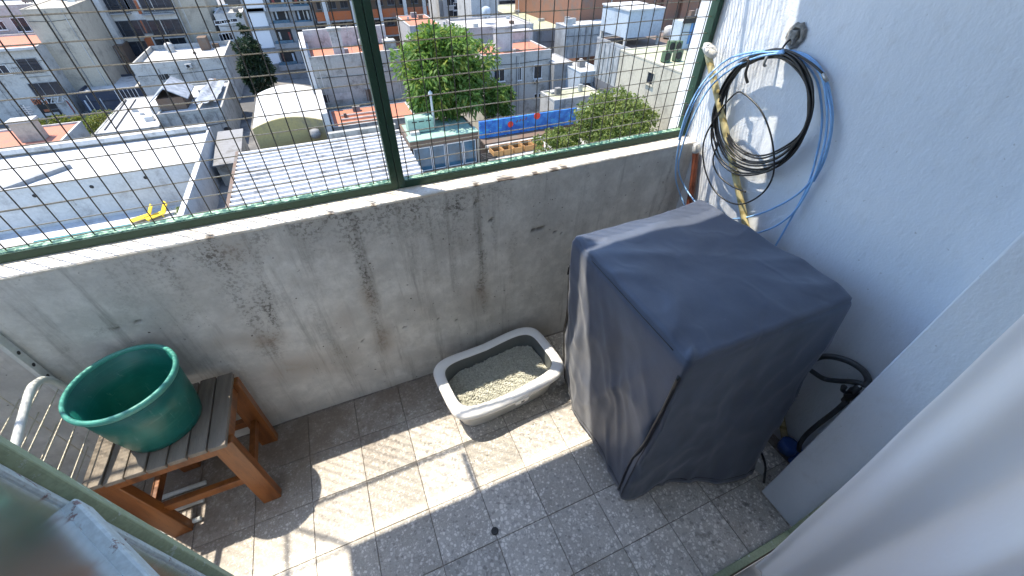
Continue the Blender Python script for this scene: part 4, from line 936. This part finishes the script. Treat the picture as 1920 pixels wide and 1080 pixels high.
# --- corrugated roof shed with single channels
cs = thing('corrugated_shed', 'long shed roofed with white weathered fibre cement channels below the balcony', 'building', (-1.7, 41, G))
part(cs, 'wall', 'c_stained', -9.6, 6.1, 33, 47.2, G, -15.85); part(cs, 'gutter_board', 'c_brown', -9.95, -9.66, 32.6, 47.3, -16.0, -15.5)
mb = MB(); pr = [(-.46,-.22),(-.30,-.20),(-.17,.13),(.14,.13),(.26,-.20),(.46,-.22)]
mb.loft([[(x, y, z) for y, z in pr] for x in (-9.65, -5.7, -1.7, 2.3, 6.35)], close=False); mb.f = [f[::-1] for f in mb.f]; mb.loft([[(x, y, z-.025) for y, z in pr] for x in (-9.65, 6.35)], close=False)
chm = mb.mesh('roof_channel', M['c_fibre'])
for k in range(16):
    o = bpy.data.objects.new('roof_channel', chm); COL.objects.link(o); o.parent = cs; o.location = Vector((0,33.2+.9*k,-15.6+.012*(k % 2)))-wloc(cs); o.rotation_euler = (0, rr.uniform(-.001,.001), 0)
part(cs, 'ridge_wall', 'c_stained', -1.0, 6.2, 47.4, 48.0, -16.5, -15.1)
# --- stained grey house with salmon terrace
b11 = bld('stained_house', 'tall house with stained grey wall and salmon roof terrace behind the vaulted hall', 60, None, None, 10, 'c_stained', 'c_salmon', .9, zt=-10.4, x0=-.8, x1=10.0)
part(b11, 'side_wall', 'c_white', -1.5, -.84, 59.9, 70, G, -9.3); part(b11, 'chimney', 'c_offwhite', 2.2, 3.5, 62, 63, -11.2, -8.2); part(b11, 'chimney_cap', 'c_stained', 2.0, 3.7, 61.9, 63.1, -8.19, -7.9)
part(b11, 'terrace_wall', 'c_offwhite', -.8, 10, 69, 69.5, -11.2, -9.0); part(b11, 'chimney', 'c_stained', 8.3, 9.8, 60.5, 62, -11.2, -9.4)
win(b11, (612,185), .7, 1.1, 'c_dark', 'c_stained', bars=0); win(b11, (693,178), 1.0, 1.6, 'c_brown', 'c_stained', bars=3); pxbox(b11, 'bricked_window', 'c_offwhite', 60, (628,188), (660,172), .004, .03)
bl = bld('lean_to', 'low lean-to with salmon tiles in front of the stained grey house', 52.5, None, None, 6, 'c_offwhite', 'c_salmon', .12, zt=-16.2, x0=-.3, x1=9.5)
for k in range(3): MB().bar((.5+.2*k,53+1.4*k,-16.1),(5.5+.5*k,52.9+1.4*k,-16.1), .25, .12).build('roof_pipe', M['c_metal'], bl)
# --- apartment blocks at the back
b12 = bld('grey_apartments', 'dark grey apartment block with white roller blinds and recessed balconies', 92, (450,0), (582,0), 14, 'c_grey', 'c_grey', .3, zt=4)
for p in ((476,4),(482,33),(494,74)): win(b12, p, 2.9, 2.7, 'c_blind', 'c_grey', bars=0)
win(b12, (508,110), 3.0, 1.8, 'c_blind', 'c_grey', bars=0)
for row, (ya, yb) in enumerate(((-8,14),(16,44),(56,82),(96,122))):
    for xa, xb in ((502+row*7,538+row*7),(545+row*6,580+row*5)):
        f = pxbox(b12, 'balcony_recess', 'c_dark', 92, (xa,ya), (xb,yb-4), .004, .04); pxbox(b12, 'balcony_front', 'c_bluegl', 92, (xa,yb-6), (xb,yb), .45, .5)
        for k in range(2): q = xa+(xb-xa)*(.15+.5*k); pxbox(b12, 'balcony_door', ('c_red','c_paleblue','c_offwhite')[(row+k) % 3], 92, (q,ya+4), (q+8,yb-8), .05, .09)
    pxbox(b12, 'balcony_slab', 'c_grey', 92, (498+row*8,yb), (584+row*5,yb+3), .0, .6)
b13 = bld('orange_gallery_block', 'brown apartment block with long orange balcony fronts and white columns', 91, (584,0), (800,0), 12, 'c_brown', 'c_brown', .3, zt=4)
for ya, yb in ((-14,-2),(22,39),(58,74),(92,108)):
    a = at((590,ya), y=91); b_ = at((798,ya-13), y=91); z1 = a.z; z0 = at((590,yb), y=91).z
    part(b13, 'balcony_front', 'c_orange', b13 and INFO[b13][0]+.1, INFO[b13][1]-.1, 90.0, 90.2, z0, z1); part(b13, 'balcony_slab', 'c_grey', INFO[b13][0], INFO[b13][1], 89.9, 90.99, z0-.25, z0-.01)
for px in (610,662,712,760,796):
    c = at((px,20), y=90); part(b13, 'column', 'c_white', c.x-.3, c.x+.3, 89.6, 89.88, G, 2)
for px in range(600,796,22):
    for ya in (8, 46, 82): win(b13, (px,ya-(px-600)*.06), 1.3, 1.5, 'c_glass', 'c_darkgrey')
b = bld('green_white_house', 'low white house with many small windows left of the grey apartment block', 98, (402,30), (452,20), 8, 'c_white', 'c_offwhite', .4)
for k in range(3): win(b, (418+k*6,70-k), 1.1, 1.2); win(b, (412+k*12,42-k*2), 1.6, .6)
b = bld('moss_wall', 'mossy green wall below the pale awning left of the small white house', 104, (374,28), (440,14), 6, 'c_green', 'c_paleblue', .2)
# --- centre right
b14 = bld('cream_house', 'cream two storey house with red roof terrace and two white windows', 52, None, None, 6.5, 'c_offwhite', 'c_salmon', .22, zt=-10.25, x0=18.5, x1=27.8)
part(b14, 'sunlit_side', 'c_cream', 18.42, 18.49, 52.02, 58.5, G, -10.5); part(b14, 'chimney', 'c_white', 21.2, 23.3, 54.2, 55.4, -10.4, -7.9); part(b14, 'chimney_cap', 'c_pink', 21.0, 23.5, 54.0, 55.6, -7.89, -7.7)  # thin cream skin over the west face paints in its sunlit tone
win(b14, (936,141), 1.5, 1.5, bars=1); win(b14, (1008,134), 1.2, 1.7, bars=1); win(b14, (974,138), .55, 1.6, 'c_glass', bars=0)
acunit('small white air conditioner under the right window of the cream house', (at((1004,151),y=52).x, 51.7, at((1004,155),y=52).z), .7, .35, .5, 'c_white')
for p in ((1004,180),(1012,179)): win(b14, p, .5, .6, 'c_dark', bars=0)
b15 = bld('pink_house', 'pale pink upper house wall behind the red roof terrace', 60, (868,52), (1000,47), 8, 'c_pink', 'c_pink', .3)
pxbox(b15, 'roof_box', 'c_pink', 60, (935,75), (990,52), .0, 1.5)
b16 = bld('grey_warehouse', 'blue grey warehouse wall with roof railing behind the cream house', 66, (1000,56), (1088,48), 16, 'c_grey', 'c_lime', .2)
dk = bld('sheet_duct', 'long ribbed pale metal duct housing on the grey warehouse', 58, (1085,68), (1166,92), 3, 'c_metal', 'c_white', .1, zb=-13.0, zt=-8.9, x0=33, x1=42)
for k in range(9): part(dk, 'rib', 'c_metal', 33.5+k, 33.6+k, 57.9, 57.99, -12.9, -9.2)
for k in range(3): part(dk, 'leg', 'c_grey', 33.5+3.8*k, 33.8+3.8*k, 58.2, 58.5, G, -13.01)
gw = bld('grey_annex', 'pale grey annex block right of the cream house', 50.5, (1040,120), (1074,115), 5, 'c_grey', 'c_offwhite', .12)
wh = bld('white_plant_room', 'white plant room with small fan below the metal duct', 47, (1090,128), (1130,138), 5, 'c_paleblue', 'c_offwhite', .12)
c = at((1101,162), y=47); MB().tube([(c.x,46.99,c.z),(c.x,46.85,c.z)], .4, 14).build('fan', M['c_dark'], wh)
sa = bld('low_annex', 'low roof with pale green sheets between the mural wall and plant room', 43, (1040,185), (1130,178), 3.6, 'c_offwhite', 'c_lime', .2)
# mural wall
def mural_mat():
    t = NT('blue_mural_paint'); p = t.pos(); a = t.noise(p, 1.1, 4, .6); b = t.noise(t.pos((1,1,2)), 2.2, 5, .7); g = t.noise(p, 4, 3)
    c = t.mix(t.ramp(a, .35, .65), (.01,.07,.30), (.03,.17,.48)); c = t.mix(t.ramp(b, .57, .64), c, (.05,.33,.40)); c = t.mix(t.ramp(g, .68, .74), c, (.45,.55,.5)); t.col(c); t.set(Roughness=.7); return t.m
M['mural'] = mural_mat()
mw = thing('mural_wall', 'long blue painted mural wall with red blobs above the timber boxes', 'wall', (19.5, 41, G))
part(mw, 'painted_panel', 'mural', 13.9, 25.6, 41.0, 41.3, -15.55, -13.8); part(mw, 'lower_wall', 'c_brown', 13.9, 27, 41.05, 41.35, G, -15.551); part(mw, 'end_wall', 'c_paleblue', 25.61, 27.5, 41.0, 41.3, -15.55, -13.9)
for p, r in (((957,233),.32),((1007,217),.38)):
    c = at(p, y=41); MB().tube([(c.x,40.995,c.z),(c.x,40.97,c.z)], r, 18).build('red_disc', M['c_red'] if r < .3 else plain('red_paint', (.6,.04,.02), .6, .1, 3, 0), mw)
pm2 = MB(); c = at((968,228), y=41)
for k in range(4): pm2.bar((c.x+.35*k,40.985,c.z-.08+.05*k),(c.x+.22+.35*k,40.985,c.z+.14+.05*k), .02, .1)
pm2.build('red_brush_marks', M['c_red'], mw)
part(mw, 'ledge_roof', 'c_brown', 13.9, 24, 39.6, 40.97, -15.72, -15.58); part(mw, 'white_beam', 'c_white', 13.95, 24, 39.3, 39.58, -15.98, -15.73)
tag(MB().box(6.4, 28.9, 20, 41.0, G+.005, -18.3).build('terrace', M['c_offwhite']), kind='structure')
tag(MB().box(14.1, 28.85, 20, 39.2, -18.29, -16.1).build('raised_terrace', M['c_offwhite']), kind='structure')
tm = None
for k in range(5):
    c = at((930+k*19, 283-k*3.5), z=-15.75); t = thing('timber_box', ('dark orange timber box, leftmost of the row below the mural','orange timber box, second from the left below the mural','orange timber box in the middle of the row below the mural','orange timber box, second from the right below the mural','orange timber box, rightmost of the row below the mural')[k], 'box', (c.x, c.y, -16.1), 'timber boxes below the mural wall')
    for dx, dy, wx_, wy_ in ((-.5,0,.06,1.4),(.5,0,.06,1.4),(0,-.7,.94,.06),(0,.7,.94,.06)): part(t, 'side_board', 'wood_or', c.x+dx-wx_/2, c.x+dx+wx_/2, c.y+dy-wy_/2, c.y+dy+wy_/2, -16.095, -15.5)
    part(t, 'base', 'c_dark', c.x-.45, c.x+.45, c.y-.6, c.y+.6, -16.095, -16.0)
pl = thing('timber_pallet', 'dark slatted pallet left of the timber boxes on the terrace', 'pallet', at((917,292), z=-16.1)); c = at((917,292), z=-16.0)
for k in range(4): part(pl, 'slat', 'c_dark', c.x-.7, c.x+.7, c.y-.6+.35*k, c.y-.4+.35*k, -16.09, -15.95)
# pavilion with blue glass
pv = bld('glass_pavilion', 'pavilion with blue glass front, pale roof and brown fascia right of the post', 41.6, None, None, 5.0, 'c_brown', 'c_mint', .1, zt=-14.85, x0=6.45, x1=13.8)
part(pv, 'fascia', 'c_brown', 6.45, 13.8, 41.3, 41.57, -15.6, -14.86); part(pv, 'roof_edge', 'c_mint', 6.4, 13.82, 41.2, 42.6, -14.855, -14.75)
for x0_, x1_ in ((6.7,8.5),(8.6,10.0),(10.25,12.0),(12.1,13.5)):
    f = MB(); ring_box(f, x0_, x1_, 41.4, 41.55, -18.25, -18.15, .05); f.box(x0_, x1_, 41.4, 41.5, -15.75, -15.65); f.box(x0_, x0_+.07, 41.4, 41.5, -18.14, -15.76); f.box(x1_-.07, x1_, 41.4, 41.5, -18.14, -15.76); f = f.build('glazing_frame', M['c_frame'], pv)
    part(pv, 'glass_pane', 'c_bluegl', x0_+.08, x1_-.08, 41.45, 41.48, -18.14, -15.76)
part(pv, 'column', 'c_pink', 10.04, 10.21, 41.2, 41.4, G, -15.61); part(pv, 'column', 'c_beige', 13.6, 13.78, 41.15, 41.29, G, -15.61)
mt = bld('mint_cabinet', 'mint green slotted roof cabinet at the left end of the glass pavilion', 43.3, None, None, 1.5, 'c_mint', 'c_mint', .05, zb=-14.79, zt=-13.4, x0=6.9, x1=9.6, cat='cabinet')
for k in range(3): part(mt, 'slot', 'c_dark', 7.3+.75*k, 7.85+.75*k, 43.28, 43.297, -13.75, -13.65)
lp = thing('lamp_post', 'white vent pipe rising from the pavilion roof before the leafy tree', 'pipe', (9.75,43.9,-14.8)); MB().tube([(9.75,43.9,-14.79),(9.75,43.9,-13.2),(9.75,43.9,-12.2),(9.75,43.9,-11.4)], [.14,.13,.12,.12], 10).build('pipe', M['c_white'], lp, smooth=True); MB().tube([(9.75,43.9,-11.39),(9.75,43.9,-11.2),(9.75,43.9,-11.0)], [.25,.22,.05], 10).build('cowl', M['c_metal'], lp)
# tall cream building on the right
b20 = bld('cream_wall_house', 'tall cream building with blank side wall and pale green roof on the right', 19, None, None, 20.2, 'c_cream', 'c_lime', .15, zt=-7.9, x0=29, x1=48)
win(b20, (1220,147), 1.0, 1.1, 'c_glass', 'c_cream', 'W', bars=0)
for p, lab in (((1256,96),'green air conditioner, back left of the four on the pale green roof'),((1268,96),'green air conditioner, back right of the four on the pale green roof'),((1247,116),'green air conditioner, front left of the four on the pale green roof'),((1268,114),'green air conditioner, front right of the four on the pale green roof')):
    c = at(p, z=-7.95); acunit(lab, (c.x, c.y, -7.98), .75, .5, .95, 'c_green', 'air conditioners on the pale green roof')
lo = bld('flat_roof_block', 'flat roofed metal clad block carrying the white tank behind the cream building', 40, None, None, 7.4, 'c_metal', 'c_brown', .2, zt=-8.3, x0=31.4, x1=75)
for k in range(7): part(lo, 'rib', 'c_metal', 31.3, 31.36, 40.5+k, 40.65+k, -12.5, -8.6)
part(lo, 'dark_base', 'c_darkgrey', 31.34, 31.39, 40, 47.4, -13.6, -12.6)
tk = thing('white_tank', 'large white box tank on steel legs above the pale green roof', 'tank', at((1225,95), y=43)); a = at((1172,72), y=42); b_ = at((1228,80), y=42); T = at((1172,22), y=42); T2 = at((1280,30), y=42)
part(tk, 'tank_body', 'c_paleblue', a.x, a.x+4.6, 42, 47, a.z, T.z); part(tk, 'lid', 'c_white', a.x-.1, a.x+4.7, 41.9, 47.1, T.z+.003, T.z+.15)
for dx in (0, 4.4):
    for dy in (42, 46.7): part(tk, 'leg', 'c_offwhite', a.x+dx, a.x+dx+.25, dy, dy+.25, -8.5, a.z-.004)
sd = bld('blue_shed', 'grey shed with a bright blue sign panel beside the right fence post', 37.2, (1283,30), (1345,42), 1.4, 'c_paleblue', 'c_white', .08, zb=-7.97)
pxbox(sd, 'blue_panel', 'c_blue', 37.2, (1297,42), (1310,80), .01, .04); pxbox(sd, 'eave', 'c_dark', 37.2, (1283,31), (1345,38), .004, .3)
b18 = bld('brick_building', 'red brick building with yellow roof band at the top right', 62, (1090,0), (1200,12), 24, 'c_brick', 'c_lime', .3, zt=-2.8, x1=110)
part(b18, 'yellow_band', 'c_yellow', INFO[b18][0]-.2, 110, 61.7, 61.97, -4.2, -2.7); part(b18, 'yellow_band', 'c_yellow', INFO[b18][0]-.2, INFO[b18][0]-.04, 61.98, 86, -4.2, -2.7)
for px in (1190, 1240, 1275): c = at((px,30), y=62); part(b18, 'pier', 'c_brick', c.x-.6, c.x+.6, 61.3, 61.69, G, -4.3)
# white towers top centre
b = bld('white_tower', 'plain white tower wall at the top centre behind the leafy tree', 78, (883,0), (933,0), 8, 'c_white', 'c_white', .3, zt=2)
b = bld('white_office', 'white office block with rows of dark windows left of the plain white tower', 96, (830,0), (884,0), 12, 'c_white', 'c_offwhite', .3, zt=-2)
for p in ((845,3),(858,12),(872,20),(850,26)): win(b, p, 1.8, 1.4)
b = bld('banded_office', 'white office block with dark window bands right of the plain white tower', 104, (934,0), (985,0), 12, 'c_offwhite', 'c_offwhite', .3, zt=0)
for yy in (2, 8, 18): pxbox(b, 'window_band', 'c_glass', 104, (936,yy), (972,yy+4), .01, .05)
b = bld('small_white_tower', 'slim white stair tower with dark slot left of the brick building', 84, (1036,0), (1075,0), 6, 'c_white', 'c_lime', .2, zt=1)
pxbox(b, 'slot', 'c_dark', 84, (1040,0), (1048,16), .004, .03)
b = bld('lime_roof_block', 'low block with pale yellow green roof below the slim stair tower', 74, (985,40), (1090,34), 20, 'c_offwhite', 'c_lime', .15)
b = bld('red_roof_house', 'small house with salmon roof behind the top of the leafy tree', 72, (768,50), (826,44), 10, 'c_pink', 'c_salmon', .15)
b = bld('grey_roof_shed', 'grey sloped roof shed between leafy tree and plain white tower', 70, (826,58), (880,48), 8, 'c_roofgrey', 'c_roofgrey', .1)
# more of the town towards the back
rf = random.Random(21)
mats = ['c_white','c_offwhite','c_beige','c_pink','c_grey','c_cream','c_paleblue']; adj = {'c_white':'white','c_offwhite':'off-white','c_beige':'beige','c_pink':'pinkish','c_grey':'grey','c_cream':'cream','c_paleblue':'pale blue'}
used_ = []; LAB = ['distant %s town block at the very top edge, %s from the left' % (adj[mats[k % 7]], w_) for k, w_ in enumerate(('first','second','third','fourth','fifth','sixth','seventh','eighth','ninth','tenth','eleventh','twelfth','thirteenth','fourteenth','fifteenth'))]
for row, Y in enumerate((114,)):
    x = -72
    while x < 62:
        w_ = rf.uniform(9, 17); z = rf.uniform(-15, -8)+row*1.5; mn = mats[len(used_) % 7]
        cx = x+w_/2
        t = bld('town_house', LAB[len(used_)], Y+rf.uniform(-2,2), None, None, 11, mn, rf.choice(['c_offwhite','c_salmon','c_roofgrey','c_white']), .5, zt=z, x0=x, x1=x+w_-.4, group='distant town blocks'); used_.append(t)
        x0, x1, y0, y1, zt_ = INFO[t]
        for fl_ in range(2):
            for k in range(int(w_/3)):
                cx_ = x0+1.6+k*3; cz = zt_-2.0-fl_*3
                MB().box(cx_-.6, cx_+.6, y0-.05, y0-.004, cz-.7, cz+.7).build('window', M['c_glass'], t)
        x += w_+rf.choice([0,0,0,5])

# roof clutter
def roof_tank(label, c, r=.6, h=1.1, m_='c_offwhite'):
    t = thing('water_tank', label, 'water tank', c, None); x, y, z = c
    MB().tube([(x,y,z+.15),(x,y,z+.17),(x,y,z+h),(x,y,z+h+.15),(x,y,z+h+.25)], [r*.95,r,r,r*.7,r*.2], 16).build('drum', M[m_], t, smooth=True)
    for k in range(3): a = 2.1*k; part(t, 'foot', 'c_dark', x+r*.7*math.cos(a)-.06, x+r*.7*math.cos(a)+.06, y+r*.7*math.sin(a)-.06, y+r*.7*math.sin(a)+.06, z, z+.149)
for lab, c, m_ in (('white water tank on the roof of the wide white flat roofed house', (-22,93,-14.4), 'c_white'), ('grey water tank on the stained grey house terrace', (6.2,66,-11.2), 'c_roofgrey'), ('blue water tank on the pale pink house roof', (23.5,64,-8.2), 'c_paleblue'), ('grey water tank on the beige side wall block', (-37,95,-7.3), 'c_roofgrey'), ('small white tank on the brown flat roof before the white tank', (39,44,-8.45), 'c_white')): roof_tank(lab, c, m_=m_)
def antenna(label, c, h=3.2):
    t = thing('roof_antenna', label, 'antenna', c); x, y, z = c
    MB().tube([(x,y,z),(x,y,z+h)], .035, 6).build('mast', M['c_metal'], t)
    for k in range(4): MB().tube([(x-.5+.06*k,y,z+h-.2-.22*k),(x+.5-.06*k,y,z+h-.2-.22*k)], .018, 5).build('element', M['c_metal'], t)
for lab, c in (('thin roof antenna on the stained grey house', (4.6,65,-11.25)), ('thin roof antenna on the cream house terrace', (26,55,-10.4)), ('thin roof antenna on the wide white flat roofed house', (-15,90,-14.4)), ('thin roof antenna on the pale pink house', (28,63,-8.3)), ('thin roof antenna on the salmon terrace house', (-31,64,-16.6))): antenna(lab, c)
# ---- door leaf, threshold, curtain ---------------------------------------------------
dl = thing('door_leaf', 'narrow pale green glazed door leaf with peeling paint at the lower left', 'door', (-.1,0,0))
H0 = Vector((-.10,.0,0)); E0 = Vector((-.372,.348,0)); u = (E0-H0).normalized(); nrm = Vector((u.y,-u.x,0))
def leafbar(a, b, z0, z1, th, name, m):
    p = H0+u*a; q = H0+u*b; w = nrm*th/2
    return MB().hexa([p-w+Vector((0,0,z0)), q-w+Vector((0,0,z0)), q+w+Vector((0,0,z0)), p+w+Vector((0,0,z0))], [p-w+Vector((0,0,z1)), q-w+Vector((0,0,z1)), q+w+Vector((0,0,z1)), p+w+Vector((0,0,z1))]).build(name, m, dl, bevel=.003)
Lf = (E0-H0).length
leafbar(Lf-.034, Lf, .02, 2.12, .034, 'outer_stile', M['door_green'])
leafbar(Lf-.052, Lf-.035, .08, 2.05, .012, 'putty_line', M['door_rust'])
leafbar(0, .05, .02, 2.12, .034, 'hinge_stile', M['door_green'])
leafbar(.05, Lf-.053, .02, .12, .03, 'bottom_rail', M['door_green'])
leafbar(.05, Lf-.053, 2.05, 2.12, .03, 'top_rail', M['door_green'])
leafbar(.05, Lf-.053, 1.195, 1.222, .026, 'muntin', M['door_rust'])
leafbar(.05, Lf-.053, .12, 1.194, .004, 'pane', M['glass']); leafbar(.05, Lf-.053, 1.223, 2.049, .004, 'pane', M['glass'])
fr = thing('door_frame', 'chipped pale green door frame and threshold between jamb and curtain', 'door frame', (.8,.06,0))
MB().box(DXL+.001, DXR-.03, .05, .074, -.012, .014).build('threshold', M['door_green'], fr, bevel=.003)
MB().box(DXR-.028, DXR-.002, .045, .074, -.01, 2.14).build('jamb_post', M['door_green'], fr, bevel=.003)
MB().box(DXL+.002, DXL+.03, .03, .074, -.01, 2.14).build('jamb_post', M['door_green'], fr, bevel=.003)
def curtain_mat():
    t = NT('white_curtain'); p = t.pos(); t.col(t.mix(t.noise(p, 3, 4), (.84,.87,.91), (.90,.91,.93))); t.set(Roughness=.8)
    t.bump(t.math('ADD', t.math('MULTIPLY', t.noise(p, 600, 2), .06), t.noise(t.pos((1,1,.5)), 9, 4, .6)), .35, .012)
    tl = t.n('ShaderNodeBsdfTranslucent'); tl.inputs[0].default_value = (.88,.90,.94,1); mx = t.n('ShaderNodeMixShader'); mx.inputs[0].default_value = .55
    out = t.t.nodes['Material Output']; t.l(t.b.outputs[0], mx.inputs[1]); t.l(tl.outputs[0], mx.inputs[2]); t.l(mx.outputs[0], out.inputs[0]); return t.m
M['curtain'] = curtain_mat()
cu = thing('curtain', 'white fabric curtain gathered at the right side of the door', 'curtain', (1.0,-.1,0))
bound = [(-.02,.040),(.25,.046),(.55,.058),(.85,.070),(1.1,.085),(1.3,.096),(1.6,.10),(2.3,.10)]
def bnd(z):
    for (a, va), (b, vb) in zip(bound, bound[1:]):
        if a <= z <= b: return va+(vb-va)*(z-a)/(b-a)
    return bound[-1][1]
mb = MB(); NS, NZ = 120, 90
for j in range(NZ+1):
    z = .002+2.23*j/NZ
    for i in range(NS+1):
        s = i/NS
        x = .93+.05*math.sin(s*6.0+.4)*min(1,s*3)-.10*math.sin(math.pi*s)+.10*s; y0 = bnd(z)*.93
        y = y0-.62*s**1.15+.012*math.sin(s*11+z*1.4)
        ph = s*30+.9*math.sin(z*1.7+s*4)
        amp = .024+.026*noise.noise((s*3, z*.9, 2))
        x += amp*math.sin(ph)*sstep(0,.12,s)+.02*noise.noise((s*5, z*1.3, 5))*sstep(0,.1,s)
        x += .012*noise.noise((s*2+9, z*3.0, 8))
        mb.v.append((min(x,1.1), y+.004*noise.noise((z*4,1,1))*(1-s), z))
for j in range(NZ):
    for i in range(NS):
        a = j*(NS+1)+i; mb.f.append((a, a+1, a+NS+2, a+NS+1))
mb.build('cloth', M['curtain'], cu, smooth=True)
